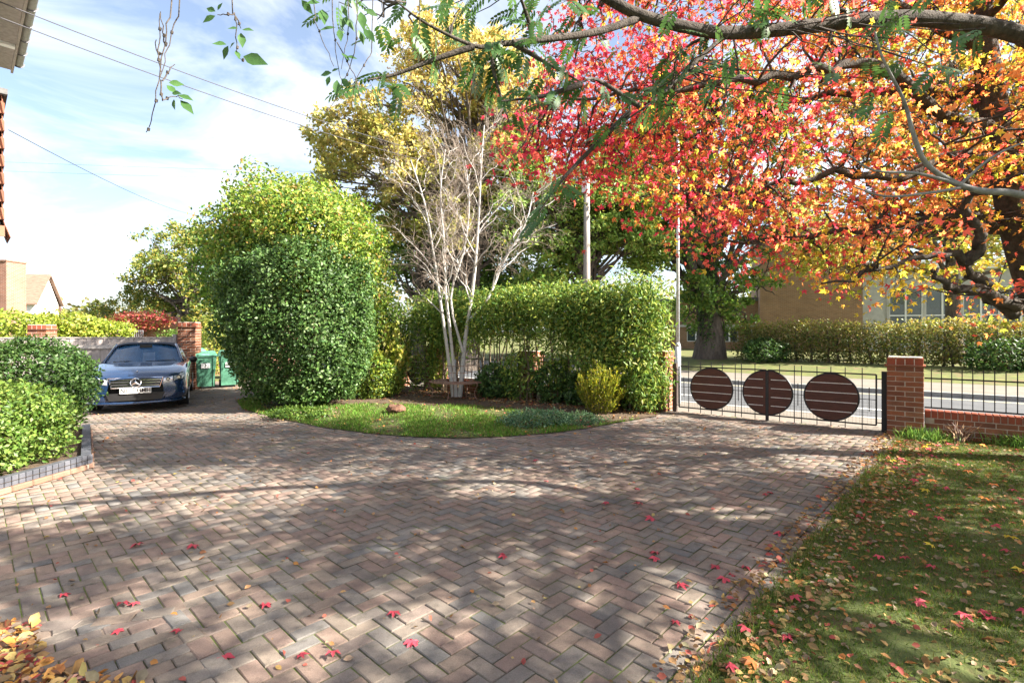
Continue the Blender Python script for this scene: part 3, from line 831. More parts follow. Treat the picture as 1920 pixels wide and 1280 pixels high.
# ------------------------------------------------------------------ poles and wires
def pole_at(px, q):
    r = (px - 960) / 960.0; Y = q / (NV[0] * r + NV[1]); return np.array([r * Y, Y])
lp = pole_at(1271, 11.25)
t = thing('street_lamp', 'slim grey street lamp post rising behind the gate hinge', 'street lamp', (*lp, 0.1))
mb = MB(); mb.tube([(0, 0, -.2), (0, 0, 1.25)], .062, 12); mb.tube([(0, 0, 1.25), (0, 0, 1.34)], [.062, .038], 12); mb.build('base_sleeve', 'galvanised', t, True, True)
mb = MB(); mb.tube([(0, 0, 1.3), (0, 0, 6.2)], [.038, .03], 10); mb.build('shaft', 'galvanised', t, True, True)
mb = MB(); mb.tube([(0, 0, 6.15), (.15 * NV[0], .15 * NV[1], 6.35), (.7 * NV[0], .7 * NV[1], 6.42)], .025, 8); mb.build('arm', 'galvanised', t, True, True)
mb = MB(); mb.box((.95 * NV[0], .95 * NV[1], 6.42), (.55, .2, .1), (*NV, 0), (*DV, 0)); mb.build('lantern', 'galvanised', t, False, True)
up = np.array((2.92, 20.0))
t = thing('utility_pole', 'weathered wooden utility pole standing among the green oaks', 'pole', (*up, 0.2))
mb = MB(); mb.tube([(0, 0, -.3), (0, 0, 4), (0, 0, 7.5)], [.15, .13, .11], 10); mb.build('shaft', 'pole_wood', t, True, True)
mb = MB(); mb.box((-.12, -.14, 7.05), (.2, .16, .42)); mb.build('junction_box', 'lead', t, False, True)
mb = MB(); mb.bar((-.45, 0, 7.3), (.45, 0, 7.3), .07, .09); mb.build('crossarm', 'pole_wood', t, False, True)
def wire(label, a, b, sag, r=.006):
    P = curve(a, b, 24, sag); V, F = tube(P, r, 5); t_ = part('overhead_wire', V, F, 'cable', None)
    return tag(t_, label, 'wire')
wire('upper overhead wire from the eaves to the utility pole', (-6.3, 6.3, 5.74), (2.75, 20, 7.62), .52, .007)
wire('lower overhead wire from the eaves to the utility pole', (-6.3, 6.3, 5.55), (2.60, 20, 7.45), .54, .007)
wire('single overhead wire from the tile-hung wall to the leafy climber', (-6.9, 7.02, 4.45), (-17.5, 30, 8.4), .35, .006)
wire('upper of two faint distant wires crossing the pale sky', at(-300, 290, 45), at(900, 328, 45), .25, .010)
wire('lower of two faint distant wires crossing the pale sky', at(-300, 308, 45), at(900, 342, 45), .25, .010)
# ------------------------------------------------------------------ the parked car (local: x lateral, y forward, z up)
def upsample(G, ku, kv):
    G = np.asarray(G, float)
    G = np.array([smooth_path(r, kv) for r in G])
    G = np.array([smooth_path(G[:, j], ku) for j in range(G.shape[1])]).transpose(1, 0, 2)
    return G
def grid_faces(nu, nv, off=0):
    i, j = np.meshgrid(np.arange(nu - 1), np.arange(nv - 1), indexing='ij')
    a = (i * nv + j).ravel() + off
    return np.stack([a, a + nv, a + nv + 1, a + 1], 1)
def grid_part(name, G, mat, parent, mirror=False):
    G = np.asarray(G, float); nu, nv = G.shape[:2]
    V = G.reshape(-1, 3); F = grid_faces(nu, nv)
    if mirror:
        V2 = V * np.array([-1, 1, 1]); F = np.concatenate([F, F[:, ::-1] + len(V)]); V = np.concatenate([V, V2])
    me = tri_mesh(name, V, F, smooth=True)
    return obj(name, me, mat, parent)

wl = gp(180, 769)[:2]; wr = gp(343, 757)[:2]
ax = (wr - wl) / np.linalg.norm(wr - wl); fw = np.array([ax[1], -ax[0]])
mid = (wl + wr) / 2
CARP = mid - fw * 1.38
car = thing('parked_car', 'dark blue parked convertible with its fabric roof up, facing the drive', 'car', (CARP[0], CARP[1], float(gz(*mid)) + 0.002), rotz=math.atan2(-fw[0], fw[1]))
def arch(y, z):
    for c in (1.38, -1.38):
        d = abs(y - c)
        if d < 0.37: z = max(z, 0.31 + math.sqrt(0.37 ** 2 - d * d))
    return z
ST = [(2.235, [(.30, .24), (.42, .30), (.47, .42), (.46, .54), (.42, .64), (.33, .685), (.17, .70), (0, .705)]),
      (2.18, [(.55, .21), (.66, .28), (.70, .42), (.69, .56), (.63, .68), (.52, .735), (.28, .755), (0, .765)]),
      (2.06, [(.70, .20), (.79, .27), (.83, .42), (.82, .58), (.77, .72), (.64, .785), (.34, .81), (0, .82)]),
      (1.88, [(.77, .20), (.85, .27), (.88, .42), (.872, .60), (.83, .765), (.69, .83), (.37, .86), (0, .87)]),
      (1.66, [(.80, .20), (.87, .27), (.89, .44), (.885, .64), (.85, .82), (.71, .875), (.39, .90), (0, .908)]),
      (1.38, [(.80, .20), (.88, .27), (.893, .45), (.892, .70), (.865, .86), (.72, .915), (.40, .935), (0, .942)]),
      (1.10, [(.80, .20), (.88, .27), (.893, .45), (.892, .68), (.872, .885), (.74, .945), (.42, .97), (0, .975)]),
      (0.85, [(.80, .20), (.88, .27), (.893, .45), (.892, .68), (.876, .90), (.76, .955), (.43, .97), (0, .972)]),
      (0.1, [(.80, .20), (.88, .27), (.893, .45), (.893, .70), (.88, .92), (.80, .95), (.45, .95), (0, .95)]),
      (-0.9, [(.80, .20), (.88, .27), (.893, .45), (.893, .72), (.885, .94), (.80, .97), (.45, .97), (0, .97)]),
      (-1.38, [(.80, .20), (.88, .27), (.893, .45), (.893, .72), (.88, .95), (.78, .99), (.45, 1.0), (0, 1.0)]),
      (-1.8, [(.78, .22), (.86, .29), (.88, .46), (.875, .72), (.85, .94), (.74, .99), (.42, 1.01), (0, 1.015)]),
      (-2.25, [(.70, .26), (.79, .33), (.82, .48), (.81, .72), (.77, .90), (.66, .95), (.36, .97), (0, .975)]),
      (-2.46, [(.45, .34), (.58, .38), (.62, .5), (.6, .68), (.55, .80), (.45, .84), (.25, .86), (0, .865)])]
G = upsample([[(x, y, z) for x, z in pr] for y, pr in ST], 5, 3)
for i in range(G.shape[0]):
    for j in range(10):
        G[i, j, 2] = max(G[i, j, 2], min(arch(G[i, j, 1], 0) + j * 0.003, 0.75)) if arch(G[i, j, 1], 0) > 0 else G[i, j, 2]
body = grid_part('body', G, 'car_paint', car, True)
mb = MB(); mb.box((0, -.1, .36), (1.30, 4.2, .30)); mb.build('underbody', 'black_plastic', car, local=True)
def cgrid(f, nu, nv): return np.array([[f(u, v) for v in np.linspace(0, 1, nv)] for u in np.linspace(-1, 1, nu)])
ws = cgrid(lambda u, v: (u * (.735 * (1 - v) + .565 * v), .93 - .17 * u * u - v * (.72 - .09 * u * u), .965 - .02 * u * u + v * (.405 - .02 * u * u)), 13, 7)
grid_part('windscreen', ws, 'glass_car', car)
for s in (-1, 1):
    P = [(s * (.745 * (1 - v) + .585 * v), .78 - v * .64, .945 + v * .40) for v in np.linspace(0, 1, 6)]
    mb = MB(); mb.tube(P, .032, 8); mb.build('windscreen_pillar', 'car_paint', car, True, True)
top = np.array([[(0, y, zc), (w * .55, y, zc - .006), (w * .85, y, zc - .03), (w, y, zc - .075), (w + .05, y, zc - .14)] for y, w, zc in ((.26, .56, 1.372), (.05, .60, 1.395), (-.35, .62, 1.402), (-.85, .60, 1.375), (-1.25, .57, 1.27), (-1.62, .60, 1.10))])
grid_part('fabric_roof', upsample(top, 3, 3), 'car_fabric', car, True)
for s in (-1, 1):
    V = []
    for y, w, zc in ((.62, .70, 1.10), (.26, .61, 1.235), (-.35, .67, 1.265), (-.85, .65, 1.24), (-1.25, .66, 1.13)): V.append((s * w, y, zc))
    for y in (-1.25, -.85, -.35, .26, .78): V.append((s * .79, y, .95))
    mb = MB(); mb.add(V, [(0, 1, 8, 9), (1, 2, 7, 8), (2, 3, 6, 7), (3, 4, 5, 6)]); mb.build('side_window', 'glass_car', car, local=True)
# front end
mb = MB(); mb.add([(-.40, 2.205, .52), (.40, 2.205, .52), (.44, 2.165, .70), (-.44, 2.165, .70), (-.40, 2.26, .52), (.40, 2.26, .52), (.45, 2.215, .70), (-.45, 2.215, .70)], [(4, 5, 6, 7), (0, 3, 2, 1), (0, 1, 5, 4), (2, 3, 7, 6), (0, 4, 7, 3), (1, 2, 6, 5)])
gr = mb.build('grille', 'black_plastic', car, local=True)
for z, w in ((.555, .40), (.61, .415), (.665, .43)):
    y = 2.27 - (z - .52) * .25
    mb = MB(); mb.bar((-w, y, z), (w, y, z), .016, .020); mb.build('grille_slat', 'chrome', gr, local=True)
mb = MB(); fr = [(-.41, 2.262, .515), (.41, 2.262, .515), (.465, 2.212, .71), (-.465, 2.212, .71)]
for k in range(4): mb.tube([fr[k], fr[(k + 1) % 4]], .010, 6)
mb.build('grille_surround', 'chrome', gr, local=True)
st = MB(); A = np.linspace(0, 2 * PI, 33)
st.tube([(.088 * math.sin(a), 2.285 - .02 * math.cos(a), .612 + .088 * math.cos(a)) for a in A], .010, 6, False)
for k in range(3):
    a = k * 2 * PI / 3; e = np.array([.086 * math.sin(a), 2.285 - .02 * math.cos(a), .612 + .086 * math.cos(a)]); c = np.array([0, 2.287, .612])
    side = np.array([math.cos(a), 0, -math.sin(a)]) * .020
    st.add([c - side, c + side, e, c + np.array([0, .012, 0])], [(0, 3, 2), (3, 1, 2), (0, 2, 1)])
st.build('star_emblem', 'chrome', gr, local=True)
mb = MB(); disc(mb, (0, 2.268, .612), (1, 0), (0, 1), .085, .01); mb.build('emblem_back', 'black_plastic', gr, local=True)
lamp_xy = lambda x: 2.215 - 0.30 * max(0, x - .40) ** 1.0 - 0.75 * max(0, x - .62) ** 1.4
for s in (-1, 1):
    hl = MB()                              # main lamp at the corner and the smaller one by the grille
    for (x0, x1, zl0, zl1, zh0, zh1) in ((.645, .835, .60, .665, .765, .765), (.47, .63, .575, .60, .735, .765)):
        nx = 6; V = []
        for k in range(nx):
            t_ = k / (nx - 1); x = x0 + (x1 - x0) * t_
            for m_ in range(4):
                q = m_ / 3; z = (zl0 + (zl1 - zl0) * t_) * (1 - q) + (zh0 + (zh1 - zh0) * t_) * q
                V.append((s * x, lamp_xy(x) + .05 + .03 * math.sin(PI * q) - .10 * q * q, z))
        F = [tuple(q) for q in grid_faces(nx, 4)]
        hl.add(V, F)
    h = hl.build('headlight', 'lamp_glass', car, True, True)
    for (x, z, r) in ((.735, .69, .046), (.55, .665, .036)):
        mb = MB(); disc(mb, (s * x, lamp_xy(x) + .068, z), (1, 0), (0, 1), r, .02, k=20); mb.build('lamp_bowl', 'black_plastic', h, local=True)
        mb = MB(); disc(mb, (s * x, lamp_xy(x) + .082, z), (1, 0), (0, 1), r * .6, .02, k=16); mb.build('lamp_lens', 'chrome', h, local=True)
    mb = MB(); mb.tube([(s * .50, 2.20, .335), (s * .60, 2.165, .365), (s * .76, 2.06, .37)], .014, 6); mb.build('daytime_lamp', 'label_white', car, True, True)
    mb = MB(); V = [(s * .46, 2.225, .27), (s * .80, 2.02, .28), (s * .79, 2.045, .40), (s * .56, 2.20, .40)]
    V2 = [(x, y + .012, z) for x, y, z in V]; mb.add(V + V2, [(4, 5, 6, 7), (0, 1, 5, 4), (2, 3, 7, 6), (1, 2, 6, 5), (3, 0, 4, 7)]); mb.build('air_inlet', 'black_plastic', car, local=True)
    # door mirrors
    P = np.array([(s * (.90 + .13 * u), .70 + .05 * math.sin(PI * u), 1.0) for u in np.linspace(0, 1, 6)])
    mb = MB(); mb.tube(P, [.035, .062, .075, .075, .062, .03], 8); mb.build('door_mirror', 'black_plastic', car, True, True)
    for yy in (1.38, -1.38):
        cx = s * .785; A = np.linspace(0, 2 * PI, 29)
        prof = [(.20, -.10), (.30, -.112), (.327, -.09), (.332, 0), (.327, .09), (.30, .112), (.20, .10)]
        ty = np.array([[(cx + o, yy + r * math.cos(a), .328 + r * math.sin(a)) for r, o in prof] for a in A])
        w_ = grid_part('wheel', ty, 'rubber', car)
        mb = MB(); disc_pts = []
        for k in range(5):
            a = k * 2 * PI / 5 + .3
            mb.bar((cx + s * .085, yy, .328), (cx + s * .09, yy + .21 * math.cos(a), .328 + .21 * math.sin(a)), .06, .02)
        mb.tube([(cx + s * .09, yy + .215 * math.cos(a), .328 + .215 * math.sin(a)) for a in A], .016, 6, False)
        mb.build('rim', 'alloy', w_, local=True)
mb = MB(); V = [(-.44, 2.242, .255), (.44, 2.242, .255), (.50, 2.246, .405), (-.50, 2.246, .405)]
V2 = [(x, y + .012, z) for x, y, z in V]; mb.add(V + V2, [(4, 5, 6, 7), (0, 1, 5, 4), (2, 3, 7, 6), (1, 2, 6, 5), (3, 0, 4, 7)]); mb.build('lower_grille', 'black_plastic', car, local=True)
P = smooth_path([(-.84, 1.98, .215), (-.66, 2.15, .205), (-.3, 2.25, .20), (.3, 2.25, .20), (.66, 2.15, .205), (.84, 1.98, .215)], 4)
mb = MB(); mb.tube(P, .028, 6); mb.build('front_lip', 'car_paint', car, True, True)
mb = MB(); mb.box((0, 2.285, .455), (.525, .012, .112)); npl = mb.build('number_plate', 'plate', car, local=True)
def lettering(txt, size, loc, rot, parent, mat='ink', align='CENTER', sx=1.0):
    cu = bpy.data.curves.new('lettering', 'FONT'); cu.body = txt; cu.size = size; cu.align_x = align; cu.align_y = 'CENTER'; cu.extrude = 0.001; cu.offset = size * .03
    tmp = bpy.data.objects.new('lettering', cu); COL.objects.link(tmp); dg = bpy.context.evaluated_depsgraph_get(); me = bpy.data.meshes.new_from_object(tmp.evaluated_get(dg)); bpy.data.objects.remove(tmp)
    me.materials.clear(); me.materials.append(M[mat]); o = bpy.data.objects.new('lettering', me); COL.objects.link(o); o.parent = parent; o.location = loc; o.rotation_euler = rot; o.scale = (sx, 1, 1); return o
lettering('N111 HMH', .112, (0, 2.2935, .455), (PI / 2, 0, PI), npl, sx=.95)
mb = MB(); mb.tube([(0, 2.04, .826), (0, 2.04, .85)], .012, 8); mb.build('bonnet_badge', 'chrome', car, True, True)
for x0, x1 in ((-.05, -.62), (.55, -.02)):
    mb = MB(); mb.bar((x0, .90, .985), (x1, .80, 1.0), .014); mb.build('wiper', 'black_plastic', car, local=True)
mb = MB(); mb.box((0, .36, 1.315), (.24, .03, .07)); mb.build('rear_view_mirror', 'black_plastic', car, local=True)
mb = MB(); mb.box((0, .62, .93), (1.4, .34, .06)); mb.build('dashboard', 'leather', car, local=True)
for s in (-.36, .36):
    mb = MB(); mb.box((s, -.25, .88), (.46, .14, .62)); mb.box((s, -.27, 1.24), (.26, .10, .17)); mb.build('front_seat', 'leather', car, local=True)
A = np.linspace(0, 2 * PI, 25); mb = MB(); mb.tube([(-.36 + .18 * math.cos(a), .32 - .05 * math.sin(a), .97 + .17 * math.sin(a)) for a in A], .014, 6, False); mb.build('steering_wheel', 'leather', car, True, True)

# ------------------------------------------------------------------ wheelie bins
def bin_(label, xy, rot, num):
    b = thing('wheelie_bin', label, 'bin', (*xy, float(gz(*xy)) + 0.003), 'green wheelie bins by the brick wall', rot)
    mb = MB(); V = []
    for z, w, d in ((.06, .21, .24), (.9, .27, .33)): V += [(-w, -d, z), (w, -d, z), (w, d, z), (-w, d, z)]
    mb.add(V, [(0, 3, 2, 1), (4, 5, 6, 7), (0, 1, 5, 4), (1, 2, 6, 5), (2, 3, 7, 6), (3, 0, 4, 7)])
    for x in (-.2, .2): mb.add([(x - .02, -.262, .06), (x + .02, -.262, .06), (x + .025, -.352, .88), (x - .025, -.352, .88), (x - .02, -.23, .06), (x + .02, -.23, .06), (x + .025, -.32, .88), (x - .025, -.32, .88)], [(0, 1, 2, 3), (1, 5, 6, 2), (4, 0, 3, 7)])
    mb.build('body', 'bin_green', b, local=True)
    mb = MB(); mb.box((0, 0, .915), (.60, .72, .035)); mb.build('rim', 'bin_green', b, local=True)
    mb = MB(); mb.add([(-.29, -.38, .935), (.29, -.38, .935), (.29, .36, .935), (-.29, .36, .935), (-.24, -.32, 1.0), (.24, -.32, 1.0), (.24, .3, 1.05), (-.24, .3, 1.05)], [(4, 5, 6, 7), (0, 1, 5, 4), (1, 2, 6, 5), (2, 3, 7, 6), (3, 0, 4, 7), (0, 3, 2, 1)]); mb.build('lid', 'bin_lid', b, local=True)
    mb = MB(); mb.tube([(-.24, .40, .96), (.24, .40, .96)], .016, 8); mb.build('handle', 'bin_green', b, True, True)
    for s in (-1, 1):
        mb = MB(); mb.tube([(s * .20, .26, .10), (s * .25, .26, .10)], .10, 16); mb.build('wheel', 'rubber', b, False, True)
    if num is not None:
        mb = MB(); mb.add([(-.11, -.327, .58), (.11, -.327, .58), (.11, -.342, .72), (-.11, -.342, .72)], [(0, 1, 2, 3)]); s_ = mb.build('sticker', 'label_white', b, local=True)
        if num: lettering(num, .11, (0, -.339, .65), (PI / 2 + .11, 0, 0), s_)
rb = math.radians(32)
b1_ = gp(385, 727)[:2]; b2_ = gp(430, 724)[:2]
bin_('green wheelie bin with a white number sticker, in front of its neighbours', b1_, rb, '3')
bin_('green wheelie bin partly cut off by the clipped holly', b2_, rb, '')
bin_('green wheelie bin at the back, between pier and front bin', at(366, 700, 17.0)[:2], rb + .1, None)

# ------------------------------------------------------------------ boundary fence, piers and walls by the car
FP = np.array((-9.35, 14.35)); FE = np.array((-15.6, 13.0)); FD = (FE - FP) / np.linalg.norm(FE - FP); FN = np.array([FD[1], -FD[0]])
if FN[1] > 0: FN = -FN
pier('brick_pier', 'tall brick pier where the wooden fence ends beside the bins', FP + np.array((.30, .02)), FD, 0, 24, 'brick piers along the side boundary')
pier('brick_pier', 'brick pier rising behind the wooden fence above the round shrub', np.array((-12.75, 13.9)), FD, 0, 23, 'brick piers along the side boundary')
t = thing('wooden_fence', 'weathered grey board fence behind the parked car', 'fence', (*((FP + FE) / 2), 0))
LF = np.linalg.norm(FE - FP)
mb = MB(); mb.box((0, 0, .5), (.105, .018, 1.0)); pb = bpy.data.meshes.new('board'); pb.from_pydata(mb.v, [], mb.f); pb.update(); pb.materials.append(M['fence_wood'])
thf = math.atan2(FD[1], FD[0]); mF = (FP + FE) / 2
for i, s in enumerate(np.arange(.06, LF, .1)):
    p = FP + FD * s + FN * (.010 * (i % 2)) - mF; obj('board', pb, None, t, (p[0], p[1], 0), (0, 0, thf), (1, 1, 1.50 + rng.normal(0, .006)))
for z, o in ((.35, .035), (1.26, .035)):
    mb = MB(); mb.bar((*(FP + FN * o), z), (*(FE + FN * o), z), .045, .085); mb.build('rail', 'fence_rail', t)
mb = MB(); mb.bar((*FP, 1.515), (*FE, 1.515), .06, .03); mb.build('capping', 'fence_wood', t)
mb = MB(); q = FP + FD * .05 + FN * .05; mb.box((*q, .8), (.1, .1, 1.6)); mb.build('end_post', 'fence_wood', t)

def uvbox(o, local=True):
    me = o.data; uv = me.uv_layers.new(name='uv')
    for p in me.polygons:
        n = p.normal
        for li in p.loop_indices:
            c = me.vertices[me.loops[li].vertex_index].co
            if abs(n.z) > .7: uv.data[li].uv = (c.x, c.y)
            else:
                tx = Vector((-n.y, n.x, 0)).normalized(); uv.data[li].uv = (c.dot(tx), c.z)
    return o
def bbox(mb, a, b, w, z0, z1):
    a = np.array(a, float); b = np.array(b, float); d = (b - a); L = np.linalg.norm(d); d /= L; n = np.array([-d[1], d[0]])
    mb.box((*((a + b) / 2), (z0 + z1) / 2), (L, w, z1 - z0), (*d, 0), (*n, 0)); return mb
# low garden wall behind the bins
t = thing('garden_wall', 'red brick garden wall behind the wheelie bins', 'wall', (-9, 19, 0))
mb = MB(); bbox(mb, (-8.9, 16.9), (-7.0, 17.7), .22, 0, .55); bbox(mb, (-11.5, 19.6), (-8.6, 20.6), .22, 0, 1.45); uvbox(mb.build('wall_run', 'brick_red_far', t))
# brick planter with red bush and iron vent
t = thing('brick_planter', 'red brick planter with stepped top and small iron grille beyond the fence', 'planter', (-14.5, 22, 0))
mb = MB(); a = at(213, 600, 22)[:2]; b = at(283, 600, 22.6)[:2]; c = at(336, 600, 23)[:2]
bbox(mb, a, b, .5, 0, 1.92); uvbox(mb.build('low_run', 'brick_red_far', t)); mb = MB(); bbox(mb, b, c, .52, 0, 2.22); uvbox(mb.build('high_run', 'brick_red_far', t))
mb = MB(); bbox(mb, b + (c - b) * .02, c, .60, 2.22, 2.32); uvbox(mb.build('coping', 'brick_red_far', t))
mb = MB()
g0 = at(236, 0, 21.65)[:2]; g1 = at(268, 0, 21.9)[:2]
for k in range(9):
    q = g0 + (g1 - g0) * k / 8; mb.bar((*q, 1.30), (*q, 1.72), .03)
mb.bar((*g0, 1.72), (*g1, 1.72), .03); mb.bar((*g0, 1.30), (*g1, 1.30), .03); mb.build('iron_grille', 'lead', t)

# ------------------------------------------------------------------ houses
# the house at the left edge: tile-hung upper floor and eaves
E0 = np.array((-8.75, 8.25)); ED = np.array((.733, -.68)); EN = np.array((.68, .733))
t = thing('house', 'house at the edge with hanging clay tiles and a grey gutter', 'house', (-8.75, 8.25, 0))
mb = MB()
q = E0 - EN * 2.0; bbox(mb, q + ED * -.1, q + ED * 4.2, 3.9, 0, 2.9); uvbox(mb.build('ground_floor_wall', 'brick_red_far', t))
q = E0 - EN * 2.0; mb = MB(); bbox(mb, q, q + ED * 4.2, 4.0, 2.9, 5.9); mb.build('upper_wall', 'render_white', t)
# tile-hung bay whose far edge shows in the picture
bx0 = np.array((-7.0, 6.98)); TM = brick_mesh(.165, .012, .15, 'hanging_tile', .003); TM.materials.append(M['tile'])
mb = MB(); qb = bx0 - EN * .62 ; bbox(mb, qb + ED * .02, qb + ED * .62, 1.2, 2.92, 4.72); mb.build('bay_wall', 'lead', t)
thE = math.atan2(ED[1], ED[0])
for k in range(16):
    z = 2.97 + k * .113; kick = .05 if k == 0 else (.02 if k == 1 else 0)
    for j in range(4):
        p = bx0 + ED * (.085 + j * .17 - (.08 if k % 2 else 0)) + EN * (.012 + kick) - np.array((-8.75, 8.25))
        obj('hanging_tile', TM, None, t, (p[0], p[1], z), (.16 + kick * 3, rng.normal(0, .01), thE))
    for j in range(6):                       # end face of the bay
        p = bx0 + ED * (.632 + kick) - EN * (.05 + j * .17 + (.08 if k % 2 else 0)) - np.array((-8.75, 8.25))
        obj('hanging_tile', TM, None, t, (p[0], p[1], z), (.16 + kick * 3, rng.normal(0, .01), thE - PI / 2))
mb = MB(); bbox(mb, qb + ED * -.06, qb + ED * .66, 1.36, 4.73, 4.80); mb.build('bay_capping', 'roof_felt', t)
mb = MB(); bbox(mb, qb + ED * .0, qb + ED * .62, 1.18, 2.84, 2.92); mb.build('bay_soffit', 'lead', t)
# eaves with half-round gutter
ga = at(31, 131, 8.42); gb = np.array([*(ga[:2] + ED * 5.2), ga[2]])
mb = MB(); m0 = ga[:2] - EN * .32; bbox(mb, m0, m0 + ED * 5.2, .52, ga[2] - .03, ga[2] + .0); mb.build('soffit_board', 'soffit', t)
mb = MB(); m0 = ga[:2] - EN * .055; bbox(mb, m0, m0 + ED * 5.2, .03, ga[2] - .08, ga[2] + .16); mb.build('fascia_board', 'soffit', t)
GG = []
for s in np.linspace(0, 5.2, 14):
    GG.append([np.array([*(ga[:2] + ED * s + EN * (.02 + .062 * math.cos(a))), ga[2] + .11 + .062 * math.sin(a)]) for a in np.linspace(PI, 2 * PI, 9)])
GGa = np.array(GG) - np.array(t.location); V = GGa.reshape(-1, 3)
obj('gutter', tri_mesh('gutter', V, grid_faces(14, 9), smooth=True), 'gutter_grey', t)
for s in (.02, .55, 1.1, 1.65, 2.2):
    P = [np.array([*(ga[:2] + ED * s + EN * (.02 + .069 * math.cos(a))), ga[2] + .11 + .069 * math.sin(a)]) for a in np.linspace(PI, 2 * PI, 9)]
    mb = MB(); mb.tube(P, .012, 5); mb.build('gutter_bracket', 'lead', t)
mb = MB(); V = []
for s in (-.05, 5.2):
    for o, z in ((.08, .15), (-4.3, 2.9)): V.append((*(ga[:2] + ED * s + EN * o), ga[2] + z))
V += [(x, y, z + .06) for x, y, z in V]
mb.add(V, [(0, 1, 3, 2), (4, 6, 7, 5), (0, 4, 5, 1), (2, 3, 7, 6), (0, 2, 6, 4), (1, 5, 7, 3)]); mb.build('roof_slope', 'tile', t)
mb = MB(); lq = at(14, 84, 7.6); mb.box(lq, (.10, .16, .05), (*ED, 0), (*EN, 0)); mb.tube([lq + np.array([0, 0, .02]), lq + np.array([0, 0, .22])], .02, 8); mb.build('eaves_lamp', 'pvc_white', t)

mat_noise('roof_brown', (.16, .10, .075), (.30, .20, .15), 3, .9, stretch=(1, 1, 6))
def gable_house(name, label, base, d, w, dep, he, hr, wallm, roofm):
    base = np.array(base, float); d = np.array(d, float); d /= np.linalg.norm(d); n = np.array([-d[1], d[0]])
    h = thing(name, label, 'house', (*base, 0))
    P = lambda u, v, z: (*(base + d * u + n * v), z)
    mb = MB(); V = [P(0, 0, 0), P(w, 0, 0), P(w, dep, 0), P(0, dep, 0), P(0, 0, he), P(w, 0, he), P(w, dep, he), P(0, dep, he), P(0, dep / 2, hr), P(w, dep / 2, hr)]
    mb.add(V, [(0, 1, 5, 4), (2, 3, 7, 6), (1, 2, 6, 9, 5), (3, 0, 4, 8, 7)]); uvbox(mb.build('wall', wallm, h))
    mb = MB(); o = .25
    for sgn, v0 in ((1, 0), (-1, dep)):
        a = [P(-o, v0 - sgn * o, he - .12), P(w + o, v0 - sgn * o, he - .12), P(w + o, dep / 2, hr + .06), P(-o, dep / 2, hr + .06)]
        b = [(x, y, z + .1) for x, y, z in a]
        mb.add(a + b, [(0, 3, 2, 1), (4, 5, 6, 7), (0, 1, 5, 4), (1, 2, 6, 5), (2, 3, 7, 6), (3, 0, 4, 7)])
    uvbox(mb.build('roof', roofm, h)); return h
h = thing('brick_chimney', 'broad brick chimney stack standing above the pale leafy hedge', 'chimney', (-31, 31, 0))
mb = MB(); a = at(-60, 0, 30)[:2]; b = at(31, 0, 30)[:2]; bbox(mb, a, b, 1.2, 0, 5.7); uvbox(mb.build('stack', 'brick_red_far', h)); mb = MB(); bbox(mb, a - (.05, 0), b + (.05, 0), 1.3, 5.7, 5.78); uvbox(mb.build('cap_course', 'brick_red_far', h))
gable_house('house', 'white walled house with a brown roof beside the brick chimney', at(28, 0, 37)[:2], (1, .15), 1.35, 2.2, 3.7, 5.75, 'render_white', 'roof_brown')
gable_house('house', 'narrow gabled house furthest along, beyond the white one', at(64, 0, 46)[:2], (1, .3), .8, 2.4, 3.0, 5.2, 'render_white', 'roof_brown')
gable_house('house', 'low distant house roof seen over the hedge', at(92, 0, 75)[:2], (1, 0), 3.2, 8, 2.2, 3.2, 'brick_red_far', 'roof_brown')

# brick building across the road
def wall_open(mb, o, d, w, z0, z1, ops):
    us = sorted({0, w} | {u for q in ops for u in q[:2]}); zs = sorted({z0, z1} | {z for q in ops for z in q[2:]})
    for i in range(len(us) - 1):
        for j in range(len(zs) - 1):
            uc = (us[i] + us[i + 1]) / 2; zc = (zs[j] + zs[j + 1]) / 2
            if any(q[0] < uc < q[1] and q[2] < zc < q[3] for q in ops): continue
            mb.add([(*(o + d * us[i]), zs[j]), (*(o + d * us[i + 1]), zs[j]), (*(o + d * us[i + 1]), zs[j + 1]), (*(o + d * us[i]), zs[j + 1])], [(0, 1, 2, 3)])
bd = np.array((.93, -.37)); bd /= np.linalg.norm(bd); bn = np.array([-bd[1], bd[0]])
o1 = at(1425, 0, 33)[:2]
t = thing('brick_building', 'buff brick hall across the road with white framed windows', 'building', (*o1, 0.5))
mb = MB(); wall_open(mb, o1, bd, 5.6, .3, 8.2, []); mb.add([(*o1, .3), (*(o1 + bn * 9), .3), (*(o1 + bn * 9), 8.2), (*o1, 8.2)], [(0, 1, 2, 3)]); uvbox(mb.build('gable_wall', 'brick_far', t))
mb = MB(); bbox(mb, o1 + bn * 4.5 - bd * .1, o1 + bn * 4.5 + bd * 16, 9.3, 8.2, 8.45); mb.build('flat_roof', 'roof_felt', t)
